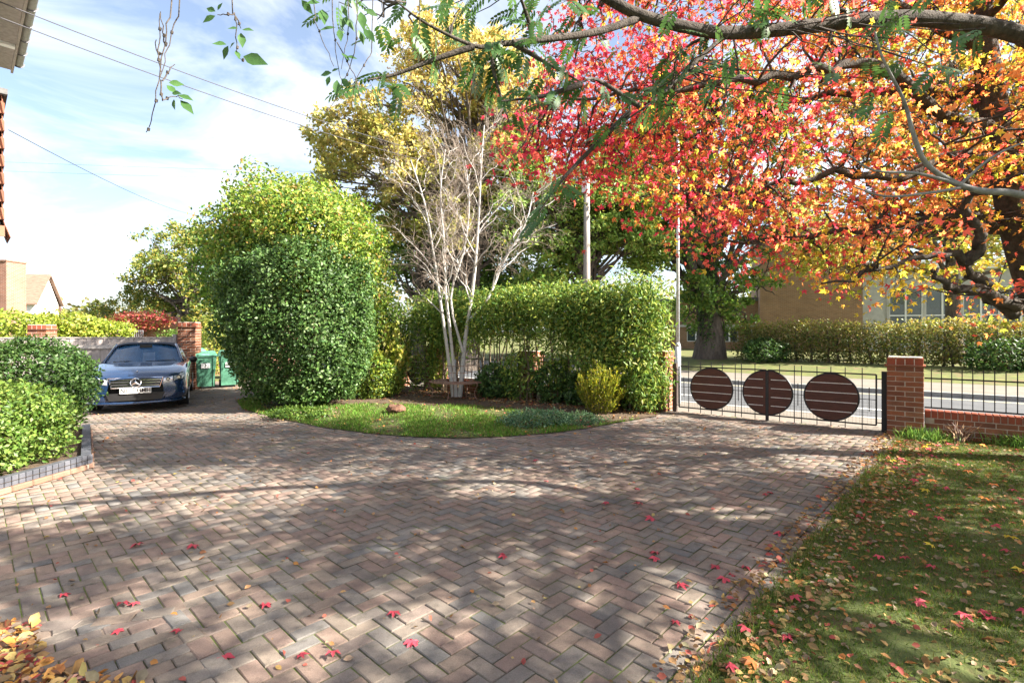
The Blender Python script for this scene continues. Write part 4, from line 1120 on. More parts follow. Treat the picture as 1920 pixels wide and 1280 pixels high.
# low wing on the left
o2 = o1 + bn * 1.6 - bd * 7.5
wops = []
for px0, px1 in ((1288, 1322), (1352, 1384), (1396, 1424)):
    f_ = lambda p: np.linalg.solve(np.array([[bd[0], -((p - 960) / 960.0)], [bd[1], -1.0]]), -o2)[0]
    wops.append((float(f_(px0)), float(f_(px1)), .95, 1.95))
mb = MB(); wall_open(mb, o2, bd, 7.5, .3, 3.7, wops); uvbox(mb.build('wing_wall', 'brick_far', t))
mb = MB(); bbox(mb, o2 + bn * 2 - bd * .1, o2 + bn * 2 + bd * 7.5, 4.3, 3.7, 3.95); mb.build('wing_roof', 'roof_felt', t)
mb = MB(); bbox(mb, o2 - bn * .03, o2 - bn * .03 + bd * 7.5, .04, 1.97, 2.12); mb.build('lintel_band', 'concrete', t)
def window(op, o, d, n, parent, cols=2, rows=1):
    u0, u1, z0, z1 = op; fr = MB(); P = lambda u, z: (*(o + d * u + n * .05), z)
    for a, b in ((P(u0, z0), P(u1, z0)), (P(u0, z1), P(u1, z1)), (P(u0, z0), P(u0, z1)), (P(u1, z0), P(u1, z1))): fr.bar(a, b, .07)
    w_ = fr.build('window', 'pvc_white', parent)
    for k in range(1, cols):
        u = u0 + (u1 - u0) * k / cols; mb = MB(); mb.bar(P(u, z0), P(u, z1), .09); mb.build('mullion', 'pvc_white', w_)
    for k in range(1, rows):
        z = z0 + (z1 - z0) * k / rows; mb = MB(); mb.bar(P(u0, z), P(u1, z), .06); mb.build('transom', 'pvc_white', w_)
    mb = MB(); mb.add([P(u0, z0), P(u1, z0), P(u1, z1), P(u0, z1)], [(0, 1, 2, 3)]); mb.v = [(x + n[0] * .02, y + n[1] * .02, z) for x, y, z in mb.v]; mb.build('pane', 'glass', w_)
for op in wops: window(op, o2, bd, bn, t)
mb = MB(); bbox(mb, o2 + bn * 2.2, o2 + bn * 2.2 + bd * 7.4, .1, .4, 3.6); mb.build('inner_wall', 'concrete', t)
# glazed part on the right
o3 = o1 + bd * 5.6
mb = MB(); bbox(mb, o3 + bd * .0 + bn * .2, o3 + bd * 1.2 + bn * .2, .3, .3, 5.2); mb.build('concrete_panel', 'concrete', t)
ops3 = [(1.35 + k * 1.75, 1.35 + k * 1.75 + 1.6, 1.0, 4.2) for k in range(5)]
for k, op in enumerate(ops3): window(op, o3, bd, bn, t, 2, 2)
mb = MB(); wall_open(mb, o3 + bd * 1.2, bd, 9.2, .3, 5.2, [(a - 1.2, b - 1.2, c, d) for a, b, c, d in ops3]); mb.build('panel_wall', 'concrete', t)
mb = MB(); bbox(mb, o3 + bn * .0, o3 + bd * 10.5, .5, 5.2, 5.75); mb.build('fascia', 'pvc_white', t)
mb = MB(); bbox(mb, o3 + bn * 3, o3 + bn * 3 + bd * 10.4, .1, .3, 5.1); mb.build('inner_wall', 'concrete', t)
# ------------------------------------------------------------------ vegetation
def lump(dirs, k=3.0, amp=.14, ph=None):
    ph = rng.random(6) * 6.28 if ph is None else ph
    x, y, z = dirs.T
    return 1 + amp * (np.sin(k * x + ph[0]) * np.sin(k * 1.3 * y + ph[1]) + .7 * np.sin(2.1 * k * z + ph[2] + 2 * x) * np.sin(1.9 * k * y + ph[3]) + .5 * np.sin(4.1 * k * x + ph[4]) * np.sin(3.7 * k * z + ph[5]))

def shell_points(n, c, r, lo=.78, hi=1.04, power=2.0, amp=.12, k=3.0, zmin=-9):
    v = rdir(n)
    e = (np.abs(v) ** power).sum(1) ** (-1 / power)          # super-ellipsoid
    out = unit(v * np.abs(v) ** (power - 2 + 1e-9))
    rr = e * lump(v, k, amp) * lump(v, 11.0, .045) * (lo + (hi - lo) * rng.random(n) ** .6)
    P = np.array(c) + v * rr[:, None] * np.array(r)
    out = unit(out / np.array(r))
    m = P[:, 2] > zmin
    return P[m], out[m]

def stems(parent, c, r, z0, n, mat='stem', rad=.014, hf=.8):
    tb = Tubes()
    for _ in range(n):
        a = rng.random() * 6.28; b = np.array([c[0] + math.cos(a) * r[0] * .15, c[1] + math.sin(a) * r[1] * .15, z0])
        e = np.array([c[0] + math.cos(a) * r[0] * .6 * rng.random(), c[1] + math.sin(a) * r[1] * .6 * rng.random(), c[2] + r[2] * hf * rng.random()])
        tb.add(curve(b, e, 5, jit=.02), np.linspace(rad, rad * .4, 5), 5)
    return tb.build('stem', mat, parent)

def shrub(name, label, c, r, n, size, tmpl, cols, cat='shrub', mat='leaf', lo=.7, hi=1.05, power=2.0, amp=.14, k=3.0, z0=0.0, nst=10, group=None, outw=.55, droop=0.0):
    t = thing(name, label, cat, (c[0], c[1], z0), group)
    P, out = shell_points(n, c, r, lo, hi, power, amp, k, z0 + .01)
    foliage('foliage', P, size * (0.7 + .6 * rng.random(len(P))), mat, t, tmpl, cols(P), out, outw, droop)
    stems(t, c, r, z0, nst)
    return t

G_DARK = [(.030, .070, .018), (.045, .10, .025), (.065, .13, .03), (.09, .16, .045)]
G_MID = [(.06, .12, .02), (.085, .16, .025), (.12, .20, .035), (.16, .24, .05)]
G_YEL = [(.14, .20, .03), (.22, .27, .04), (.32, .34, .06), (.40, .36, .07)]
G_LIME = [(.16, .22, .03), (.24, .30, .04), (.32, .37, .05)]
def cp(colours, w=None, jit=.2): return lambda P: pal(len(P), colours, w, jit)

# boxy shrub and round shrub in the raised bed
shrub('boxy_shrub', 'boxy light green shrub spilling over the blue brick edging', (-6.12, 5.75, .56), (.72, 1.0, .50), 15000, .052, DIAM, cp(G_MID + [(.2, .28, .06)]), power=3.0, z0=.10, amp=.08, k=4)
shrub('round_shrub', 'round dark green shrub beside the parked car', (-7.68, 8.05, .85), (.92, .75, .70), 15000, .062, DIAM, cp(G_DARK), power=2.3, z0=.10, amp=.06, k=4)

# clipped holly column with the climber over it
hol = thing('clipped_holly', 'tall clipped dark green holly beside the lawn island', 'shrub', (-4.75, 11.35, .05))
HC = np.array((-4.72, 11.4, 1.85)); HR = np.array((1.50, 1.35, 1.68))
P, out = shell_points(62000, HC, HR, .74, 1.06, 3.3, .10, 4.5, .22)
low = P[:, 2] < 1.7
P[low, :2] = HC[:2] + (P[low, :2] - HC[:2]) * (.76 + .141 * P[low, 2:3]) + np.array((.12, 0)) * (1.7 - P[low, 2:3]) / 1.7
foliage('foliage', P, .074 * (.6 + .8 * rng.random(len(P))), 'leaf_gloss', hol, DIAM, pal(len(P), G_DARK + [(.10, .19, .05), (.14, .22, .07)], [2, 3, 3, 3, 2, 1.5]), out, .5)
stems(hol, HC, HR, .05, 16, rad=.03)
clm = thing('climber_covered_tree', 'yellow-green climber mounded over a small tree above the holly', 'tree', (-5.2, 12.7, .05))
tb = Tubes(); tb.add(curve((-5.2, 12.9, -.1), (-5.2, 12.9, 4.2), 6, jit=.05), np.linspace(.16, .06, 6), 8)
PP, OO, CC = [], [], []
for c, r, n, pl in (((-5.0, 11.75, 3.75), (1.75, 1.1, 1.35), 26000, 0), ((-6.45, 12.4, 3.2), (1.05, .8, 1.25), 9000, 1), ((-5.6, 12.4, 4.3), (1.2, .8, 1.0), 9000, 0), ((-3.75, 12.3, 2.9), (.75, .9, 1.7), 8000, 0), ((-6.5, 12.9, 2.2), (.75, .9, 1.1), 5000, 1)):
    P, out = shell_points(n, c, r, .55, 1.12, 2.0, .20, 3.2, .4)
    PP.append(P); OO.append(out)
    yel = [(.15, .25, .04), (.23, .33, .05), (.32, .38, .07), (.40, .38, .09), (.44, .28, .09), (.07, .15, .03)]
    grn = [(.10, .21, .03), (.16, .29, .04), (.25, .36, .05), (.06, .13, .02)]
    CC.append(pal(n, yel, [3, 3, 2.2, 1.2, .6, 2.2])[: len(P)] if pl == 0 else pal(n, grn)[: len(P)])
    for _ in range(7): tb.add(curve((-5.2, 12.9, 1.0 + rng.random() * 2.4), np.array(c) + ball(1)[0] * np.array(r) * .9, 6, jit=.08), np.linspace(.05, .012, 6), 5)
P = np.concatenate(PP); foliage('crown', P, .085 * (.6 + .8 * rng.random(len(P))), 'leaf', clm, DIAM, np.concatenate(CC), np.concatenate(OO), .45)
tb.build('trunk', 'bark', clm)

def tree(name, label, base, trunk_top, trunk_r, clumps, size, colf, tmpl=DIAM, bark='bark', leafmat='leaf', fork=.35, group=None, flare=1.5, extra=None, limbn=7, sq=1.0):
    """trunk, a limb to every clump, leaves spread through the clumps"""
    base = np.array(base, float); top = np.array(trunk_top, float)
    t = thing(name, label, 'tree', tuple(base), group)
    tb = Tubes()
    TP = curve(base - np.array([0, 0, .2]), top, 10, jit=trunk_r * .12)
    TR = np.linspace(1, .35, 10) * trunk_r; TR[0] *= flare; TR[1] *= 1 + (flare - 1) * .35
    tb.add(TP, TR, 12)
    PP, CC, OO = [], [], []
    for c, r, n in clumps:
        c = np.array(c, float); r = np.array(r, float)
        f = np.clip(fork + (1 - fork) * rng.random() * np.clip((c[2] - base[2]) / (top[2] - base[2] + .1), .1, 1), 0, .97)
        s = TP[int(f * 9)]
        q = curve(s, c, limbn, sag=-.06 * np.linalg.norm(c - s), jit=.05 * np.linalg.norm(r))
        tb.add(q, np.linspace(trunk_r * .30, trunk_r * .06, limbn), 6)
        for _ in range(5):
            e = c + ball(1, .6)[0] * r
            k = rng.integers(limbn // 2, limbn)
            tb.add(curve(q[k], e, 5, jit=.04 * np.linalg.norm(r)), np.linspace(trunk_r * .09, trunk_r * .025, 5), 4)
        # sub-clumps make light and dark masses and gaps
        m = max(6, n // 45); sub = c + ball(m, .35) * r
        k = rng.integers(0, m, n)
        P = sub[k] + rng.normal(0, 1, (n, 3)) * r * .15 * sq
        PP.append(P); OO.append(unit(P - c + np.array([0, 0, .2]))); CC.append(colf(P, c))
    P = np.concatenate(PP)
    foliage('crown', P, size * (.65 + .7 * rng.random(len(P))), leafmat, t, tmpl, np.concatenate(CC), np.concatenate(OO), .25)
    tb.build('trunk', bark, t)
    return t

def clumps_in(px_poly, Y0, Y1, n, rad, nl, zs=1.0):
    """clump centres spread through a crown volume that fills the given outline at depths Y0..Y1"""
    poly = np.array(px_poly, float); lo = poly.min(0); hi = poly.max(0); out = []
    tries = 0
    while len(out) < n and tries < 5000:
        tries += 1
        q = lo + (hi - lo) * rng.random(2)
        if not in_poly(q[None], poly)[0]: continue
        Y = Y0 + (Y1 - Y0) * rng.random(); c = at(q[0], q[1], Y)
        r = rad * (.7 + .6 * rng.random()); out.append((c, (r, r, r * .72 * zs), int(nl * (r / rad) ** 2)))
    return out

YEL = [(.52, .42, .14), (.58, .51, .19), (.46, .44, .14), (.52, .37, .14)]
def oak_cols(P, c):
    n = len(P); f = np.clip((P[:, 2] - 5.2) / 7.0 + rng.normal(0, .28, n) + .25 * math.sin(c[0] * 3 + c[1]), 0, 1)[:, None]
    return pal(n, YEL) * f + pal(n, [(.17, .22, .04), (.24, .27, .05), (.32, .31, .06)]) * (1 - f)
tree('yellow_oak', 'tall oak turning golden yellow behind the bare birch', (-1.9, 22, .1), (-1.2, 22, 11.5), .33,
     clumps_in([(590, 330), (620, 200), (690, 130), (740, 60), (850, -20), (960, 20), (1010, 150), (1030, 300), (990, 420), (900, 470), (760, 430), (700, 420), (640, 350)], 20, 24.5, 104, .95, 520), .17, oak_cols, fork=.30)
def green_cols(P, c):
    n = len(P); return pal(n, [(.09, .17, .035), (.13, .23, .045), (.19, .29, .06), (.30, .33, .07)], [2, 3, 2, .8])
def green_yel(P, c):
    n = len(P); return pal(n, [(.09, .15, .03), (.15, .20, .04), (.28, .28, .06), (.42, .34, .07)], [2, 3, 2, 1])
oak_b = pole_at(1330, 24.0)
tree('ivy_clad_oak', 'thick-trunked green oak across the road, its trunk clad in ivy', (*oak_b, .42), (oak_b[0] - .3, oak_b[1] + .3, 11.5), .52,
     clumps_in([(1150, 290), (1230, 150), (1420, 120), (1530, 300), (1440, 470), (1420, 590), (1340, 600), (1285, 590), (1270, 520), (1160, 430)], 21.5, 27, 90, 1.1, 480), .18, green_cols, fork=.25, flare=1.55)
iv = bpy.data.objects['ivy_clad_oak']
a_ = rng.random(5200) * 6.28; z_ = .9 + rng.random(5200) ** .8 * 5.0; w_ = (.42 + .16 * rng.random(5200)) * (1 + .25 * np.sin(3 * a_ + z_))
keep_ = (np.cos(a_ - 3.6) > -.35 + .25 * (z_ < 2))
P = np.column_stack([oak_b[0] + w_ * np.cos(a_), oak_b[1] + w_ * np.sin(a_), z_])[keep_]
foliage('ivy', P, .12, 'leaf_gloss', iv, DIAM, pal(len(P), G_DARK + [(.12, .20, .04)]), unit(np.column_stack([np.cos(a_), np.sin(a_), 0 * a_]))[keep_], .6)
tree('green_oak', 'spreading green oak behind the utility pole', (3.1, 22, .4), (3.3, 22, 9.2), .30,
     clumps_in([(960, 260), (1040, 330), (1150, 250), (1260, 330), (1250, 480), (1190, 500), (1150, 430), (1090, 500), (1040, 560), (980, 540), (950, 400)], 20.8, 23.4, 100, .95, 520), .16, lambda P, c: pal(len(P), [(.16, .27, .06), (.22, .34, .07), (.30, .38, .09), (.38, .38, .09)], [2, 3, 2, 1]))
tree('green_oak', 'darker green oak behind the bare birch, low to the holly side', (-4.6, 25, .4), (-4.5, 25, 8.5), .32,
     clumps_in([(690, 420), (740, 380), (860, 430), (980, 440), (1010, 560), (860, 590), (720, 580), (690, 500)], 23.5, 27, 50, 1.15, 420), .19, green_cols)
tree('olive_tree_crown', 'olive green tree rounding up behind the wheelie bins', (-21.5, 34, 0), (-21, 34, 6.5), .34,
     clumps_in([(255, 560), (250, 490), (285, 440), (340, 425), (400, 420), (440, 470), (450, 610), (380, 625), (300, 615)], 32, 37, 46, 1.15, 420), .20, green_yel)
tree('hazy_bush', 'thin-topped olive bush far behind the fence', (-27, 36, 0), (-27, 36, 2), .12,
     clumps_in([(150, 600), (175, 572), (235, 570), (262, 610)], 34.5, 37.5, 10, .8, 260), .16, green_yel)
gb_ = pole_at(1790, 28)
tree('golden_tree', 'yellow-green tree behind the roadside hedge, seen through the maple', (*gb_, .45), (gb_[0] - .2, gb_[1], 10), .30,
     clumps_in([(1440, 420), (1470, 200), (1560, 20), (1750, -80), (1960, -40), (2080, 250), (2040, 470), (1900, 520), (1740, 480), (1640, 500), (1540, 505)], 18.5, 22.5, 85, 1.0, 420), .18, lambda P, c: pal(len(P), [(.40, .40, .09), (.48, .42, .10), (.28, .33, .07), (.50, .34, .09)]))
# far mass of trees closing the horizon
far = []
for px in np.arange(-200, 2150, 26):
    Y = 62 + 16 * rng.random(); far.append(np.array(at(px, 606 - 20 * rng.random() - (26 if px > 500 else 0), Y)) + ball(90) * np.array((2.8, 2.0, 2.0 + 1.4 * (px > 500))))
P = np.concatenate(far); n = len(P)
V, F = leaves(P, .75, rdir(n), rdir(n, .4), DIAM)
tag(part('treeline', V, F, 'leaf', None, np.repeat(pal(n, [(.12, .14, .04), (.17, .17, .05), (.22, .18, .06)]), 4, axis=0)), 'hazy olive line of distant trees behind everything', 'trees', kind='stuff')

# hedge along the front wall, open at the foot
hed = thing('front_hedge', 'glossy loose hedge growing over the front wall and railings', 'hedge', (.3, 12, .1))
WN = np.array([-WD[1], WD[0]]);  WN = WN if WN[1] < 0 else -WN           # towards the camera
PP, OO, CC = [], [], []
for k in range(64):
    s = .1 + rng.random() * 6.2; q = PIL_L + WD * s + WN * (.2 + .3 * rng.random())
    dens = 1.0
    rz = .42 + .30 * rng.random(); zc = 2.74 - rz - max(0, .35 * rng.normal())
    P, out = shell_points(640, (*q, zc), (.50, .46, rz), .35, 1.08, 3.0, .12, 3)
    PP.append(P); OO.append(out)
for c, r, n in (((2.45, 10.25, 1.45), (.62, .5, 1.30), 6200), ((1.95, 10.45, 1.0), (.62, .45, .75), 2600), ((2.6, 9.95, .62), (.40, .35, .50), 1700), ((-2.6, 13.4, 1.2), (.6, .5, 1.0), 2200), ((.2, 11.75, .75), (.45, .4, .6), 1500), ((1.0, 11.3, .8), (.4, .4, .55), 900)):
    P, out = shell_points(n, c, r, .4, 1.12, 2.2, .2, 3, .12); PP.append(P); OO.append(out)
P = np.concatenate(PP)
foliage('foliage', P, .105 * (.6 + .7 * rng.random(len(P))), 'leaf_gloss', hed, NARROW, pal(len(P), [(.07, .14, .03), (.11, .20, .04), (.17, .27, .05), (.26, .33, .06), (.36, .38, .08)], [2, 3, 3, 2.5, 1.4]), np.concatenate(OO), .4, .3)
tb = Tubes()
for k in range(46):
    s = .2 + rng.random() * 6.0; q = PIL_L + WD * s + WN * (.2 + .3 * rng.random())
    tb.add(curve((*q, .08), (q[0] + rng.normal(0, .2), q[1] + rng.normal(0, .15), 1.7 + rng.random() * .6), 6, jit=.03), np.linspace(.026, .010, 6), 5)
tb.build('stem', 'stem', hed)

# hedge across the road
hd2 = thing('roadside_hedge', 'long autumn hedge across the road in front of the brick hall', 'hedge', (*nd(24.2, 8), .42))
PP, OO = [], []
for s in np.arange(-6, 26, .34):
    q = nd(24.1, s); hgt = .82 + .04 * math.sin(s * 1.3)
    P, out = shell_points(900, (*q, .42 + hgt), (.42, .62, hgt), .5, 1.06, 3.2, .10, 3, .45); PP.append(P); OO.append(out)
P = np.concatenate(PP); n = len(P)
topf = np.clip((P[:, 2] - 1.5) / .5, 0, 1)[:, None]  # upper leaves get lighter colours, painting in the sunlit hedge top
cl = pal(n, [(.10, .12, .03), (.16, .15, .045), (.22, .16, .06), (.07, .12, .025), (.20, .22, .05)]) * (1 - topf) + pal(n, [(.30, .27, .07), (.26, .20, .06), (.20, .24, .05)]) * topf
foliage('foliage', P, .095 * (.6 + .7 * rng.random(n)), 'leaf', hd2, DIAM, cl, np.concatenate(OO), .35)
tb = Tubes()
for s in np.arange(-6, 26, .5):
    q = nd(24.1, s + rng.random() * .3); tb.add(curve((*q, .35), (q[0] + rng.normal(0, .2), q[1], 1.7), 5, jit=.04), np.linspace(.05, .02, 5), 5)
tb.build('stem', 'bark', hd2)
# darker ivy growing at the hedge foot
for px, w, lb in ((1435, 1.5, 'dark green bush at the hedge foot beside the ivy-clad oak'), (1880, 1.6, 'dark laurel clump at the hedge foot behind the railing')):
    q = pole_at(px, 23.3); shrub('verge_bush', lb, (*q, .85), (w * .6, w * .5, .55), 2600, .10, DIAM, cp(G_DARK), z0=.4)

# small shrubs of the island bed
def up_shrub(name, label, xy, spread, h, nst, nl, size, cols, tmpl=NARROW, z0=.11, mat='leaf'):
    t = thing(name, label, 'shrub', (*xy, z0)); tb = Tubes(); PP, DD = [], []
    for _ in range(nst):
        a = rng.random() * 6.28; r = spread * math.sqrt(rng.random()); b = np.array([xy[0] + math.cos(a) * r * .35, xy[1] + math.sin(a) * r * .35, z0])
        e = np.array([xy[0] + math.cos(a) * r, xy[1] + math.sin(a) * r, z0 + h * (.55 + .45 * rng.random()) * (1 - .35 * r / spread)])
        q = curve(b, e, 6, jit=.02); tb.add(q, np.linspace(.007, .003, 6), 4)
        f = rng.random(nl) ** .7; k = np.minimum((f * 5).astype(int), 4); w = (f * 5 - k)[:, None]
        PP.append(q[k] * (1 - w) + q[k + 1] * w + rng.normal(0, .015, (nl, 3))); DD.append(np.repeat(unit(e - b)[None], nl, 0) + rng.normal(0, .45, (nl, 3)))
    P = np.concatenate(PP); n = len(P); V, F = leaves(P, size * (.7 + .6 * rng.random(n)), np.concatenate(DD), rdir(n), tmpl)
    part('foliage', V, F, mat, t, np.repeat(cols(P), len(tmpl[0]), axis=0)); tb.build('stem', 'stem', t); return t
up_shrub('golden_heather', 'golden-green tree heather in the bed near the gate pillar', gp(1125, 775)[:2], .52, 1.15, 70, 120, .055, cp([(.18, .22, .02), (.28, .29, .03), (.36, .33, .03), (.12, .17, .02)]))
up_shrub('grey_heath', 'small grey-pink twiggy heath beside the golden heather', gp(1085, 757)[:2], .25, .45, 26, 50, .04, cp([(.25, .18, .14), (.2, .2, .1), (.3, .22, .18)]))
up_shrub('juniper', 'blue-green juniper spreading beside the tree seat', gp(932, 744)[:2], .55, .75, 60, 110, .06, cp([(.08, .15, .07), (.12, .2, .10), (.16, .25, .13)]))
shrub('ground_cover_plant', 'low blue-green ground cover mound at the lawn island edge', (*gp(1010, 795)[:2], .13), (.62, .42, .20), 5200, .055, NARROW, cp([(.05, .12, .06), (.09, .18, .09), (.15, .25, .14)]), z0=.1, amp=.2, k=4, nst=4)
shrub('ground_cover_plant', 'smaller ground cover mound trailing towards the gate', (*gp(1085, 793)[:2], .12), (.42, .32, .14), 2600, .055, NARROW, cp([(.05, .12, .06), (.10, .19, .09), (.16, .26, .13)]), z0=.1, amp=.25, k=4, nst=4)
shrub('ground_cover_plant', 'leafy ground cover at the foot of the clipped holly', (*gp(560, 784)[:2], .12), (.55, .28, .13), 2600, .05, DIAM, cp(G_MID), z0=.08, amp=.25, k=4, nst=4)
sp = gp(752, 742)[:2]
up_shrub('spotted_shrub', 'yellow variegated shrub left of the small gate', sp + np.array((-.2, .1)), .55, 2.1, 34, 46, .14, cp([(.30, .34, .05), (.42, .42, .09), (.14, .22, .04), (.5, .46, .16)]), DIAM)
up_shrub('spotted_shrub', 'yellow variegated shrub right of the small gate', gp(812, 738)[:2] + np.array((.05, .7)), .42, 2.1, 20, 40, .13, cp([(.24, .30, .05), (.36, .38, .08), (.12, .2, .04)]), DIAM)
shrub('leafy_shrub', 'bright green leafy shrub at the right foot of the holly', (-3.3, 12.3, .55), (.6, .5, .55), 3600, .075, DIAM, cp(G_LIME + G_MID), z0=.08)
for c_, r_, lb_ in (((-.35, 12.15, .48), (.5, .4, .45), 'dark leafy shrub in the bed just right of the tree seat'), ((.95, 11.35, .55), (.45, .4, .5), 'dark leafy shrub under the hedge right of the brick pier'), ((1.55, 10.95, .45), (.42, .35, .42), 'dark leafy shrub behind the golden heather')):
    shrub('leafy_shrub', lb_, c_, r_, 2600, .075, DIAM, cp(G_DARK + [(.12, .2, .05)]), z0=.11, amp=.2)
shrub('leafy_shrub', 'tall loose shrub between the holly and the small gate', (-3.35, 13.3, 1.35), (.75, .6, 1.3), 6500, .085, DIAM, cp(G_MID), z0=.1, lo=.4)

# planting beyond the fence
for px, py, Y, r, n, cols_, lb in ((30, 612, 17, (1.5, .9, .55), 3600, G_LIME, 'lime green hedge clump at the far left above the fence'), (120, 612, 18, (1.4, .9, .5), 3600, G_YEL + G_LIME, 'yellow-green hedge clump above the fence brick pier'),
                                  (190, 618, 18.5, (.9, .8, .4), 2200, G_LIME, 'light green hedge clump beside the brick planter')):
    q = at(px, py, Y); shrub('hedge_clump', lb, (q[0], q[1], q[2] - .05), r, n, .12, DIAM, cp(cols_), z0=0, amp=.2)
q = at(265, 603, 22.2); shrub('red_leaved_bush', 'red-leaved bush growing out of the brick planter', (q[0], q[1], q[2] + .05), (1.35, .45, .36), 3000, .11, DIAM, cp([(.50, .06, .08), (.60, .16, .14), (.42, .20, .08), (.25, .2, .06)]), z0=1.5, amp=.25)
q = at(368, 636, 19); shrub('clipped_hedge', 'low clipped green hedge behind the wheelie bins', (q[0], q[1], 1.3), (1.2, .5, .45), 3600, .08, DIAM, cp(G_MID), power=4, z0=.2)
q = at(398, 650, 17.6); shrub('topiary_shrub', 'narrow yellow-green topiary against the holly', (q[0], q[1], 1.15), (.34, .34, .95), 3000, .07, DIAM, cp(G_YEL), power=2.6, z0=0)

# ------------------------------------------------------------------ bare white birch
bir = thing('birch_tree', 'bare white-stemmed birch standing in the tree seat', 'tree', (BIR[0], BIR[1], bz))
stem_tb, twig_tb = Tubes(), Tubes()
def grow(P, R, lvl):
    L = np.linalg.norm(P[-1] - P[0])
    cnt = (13, 8, 6)[lvl]
    for k in range(cnt):
        f = (.30 if lvl == 0 else .2) + (.68 if lvl == 0 else .78) * (k + rng.random()) / cnt
        i = f * (len(P) - 1); a = P[int(i)] * (1 - i % 1) + P[min(int(i) + 1, len(P) - 1)] * (i % 1); r = np.interp(i, np.arange(len(P)), R)
        t0 = unit(P[min(int(i) + 1, len(P) - 1)] - P[max(int(i) - 1, 0)])
        side = rng.normal(size=3); side -= t0 * (side @ t0); side = unit(side)
        d = unit(t0 * .62 + side * .75 + np.array([0, 0, .22 if lvl < 2 else -.05]))
        ln = (1.55, .75, .38)[lvl] * (.6 + .7 * rng.random()) * (1.15 - .55 * f)
        e = a + d * ln + np.array([0, 0, .12 * ln if lvl < 1 else -.03])
        q = curve(a, e, (7, 5, 4)[lvl], sag=-.06 * ln, jit=(.03, .02, .012)[lvl])
        rr = np.linspace(min(r * .55, (.020, .0085, .0045)[lvl]), (.006, .0035, .0022)[lvl], len(q))
        (stem_tb if lvl == 0 else twig_tb).add(q, rr, 5 if lvl == 0 else 3)
        if lvl < 2: grow(q, rr, lvl + 1)
for pts, r0 in (([(850, 746), (838, 650), (825, 560), (812, 470), (796, 380), (770, 300)], .050), ([(856, 746), (846, 640), (836, 550), (833, 460), (826, 360), (835, 280)], .044),
                ([(862, 746), (872, 640), (884, 560), (892, 490), (898, 400), (903, 300), (908, 235)], .058), ([(880, 600), (915, 560), (945, 490), (985, 420), (1000, 360)], .036), ([(868, 660), (845, 560), (870, 470), (880, 380), (872, 300)], .034)):
    P = smooth_path([at(px, py, 12.2 + .25 * k * (1 if pts[-1][0] > 850 else -.6) * .3) for k, (px, py) in enumerate(pts)], 3)
    if pts[0][1] > 740: P[0, 2] = bz - .05
    R = np.linspace(r0, .012, len(P)); stem_tb.add(P, R, 9); grow(P, R, 0)
stem_tb.build('stem', 'bark_birch', bir); twig_tb.build('twigs', 'twig', bir)

# ------------------------------------------------------------------ the red maple at the right
mp = thing('red_maple', 'red and orange star-leaved maple overhanging the drive at the right', 'tree', (7.0, 6.2, .05))
tb = Tubes()
TR_ = smooth_path([(7.0, 6.2, -.1), (6.65, 6.2, 1.2), at(1915, 470, 6.2), at(1880, 300, 6.2), at(1848, 100, 6.2), at(1835, -60, 6.2), at(1800, -300, 6.3)], 4)
tb.add(TR_, np.interp(np.arange(len(TR_)), [0, 6, 14, len(TR_) - 1], [.21, .155, .14, .07]), 14)
LIMBS = [[(1900, 590, 6.2), (1850, 540, 5.9), (1800, 490, 5.6), (1755, 480, 5.5), (1650, 505, 5.4), (1540, 535, 5.4)],
         [(1810, 495, 5.6), (1838, 455, 5.5), (1818, 390, 5.4), (1800, 320, 5.3), (1775, 270, 5.2)],
         [(1905, 575, 6.1), (1840, 548, 5.7), (1790, 542, 5.5), (1758, 515, 5.4), (1740, 500, 5.4)],
         [(1880, 300, 6.2), (1790, 290, 5.9), (1690, 330, 5.7), (1560, 330, 5.6), (1430, 350, 5.6), (1300, 370, 5.7)],
         [(1872, 250, 6.2), (1760, 210, 5.8), (1660, 130, 5.5), (1560, 130, 5.3), (1420, 150, 5.2), (1300, 165, 5.2), (1160, 175, 5.2), (1040, 190, 5.3)],
         [(1866, 200, 6.2), (1760, 170, 6.5), (1600, 170, 6.8), (1400, 220, 6.9), (1200, 260, 6.9), (1010, 285, 6.7)],
         [(1900, 430, 6.2), (1800, 400, 6.2), (1690, 420, 6.3), (1560, 440, 6.4), (1420, 450, 6.4), (1330, 470, 6.4)],
         [(1850, 90, 6.2), (1740, 40, 6.0), (1600, -40, 5.8), (1400, -60, 5.8), (1200, -40, 5.9), (1090, 40, 6.0)],
         [(1845, 40, 6.2), (1960, -100, 5.2), (2100, -250, 4.4)], [(1870, 280, 6.2), (1990, 230, 6.6), (2200, 150, 7.0)], [(1840, -60, 6.2), (1700, -250, 6.6), (1450, -380, 6.8), (1250, -420, 6.8)], [(1835, -80, 6.2), (1750, -350, 5.0), (1600, -560, 4.4)]]
LP = []
for lm in LIMBS:
    P = smooth_path([at(*p) for p in lm], 4); P[1:] += rng.normal(0, .025, (len(P) - 1, 3))
    tb.add(P, np.linspace(.075 if len(lm) > 4 else .055, .010, len(P)), 8); LP.append(P[2:])
LP = np.concatenate(LP)
MAPLE = [(935, 262), (1000, 200), (1040, 120), (1085, 20), (1085, -250), (1250, -520), (2250, -520), (2250, 560), (1930, 610), (1840, 590), (1720, 580), (1600, 548), (1480, 528), (1400, 512), (1330, 490), (1290, 440), (1215, 375), (1080, 330), (1000, 300)]
cl_ = []
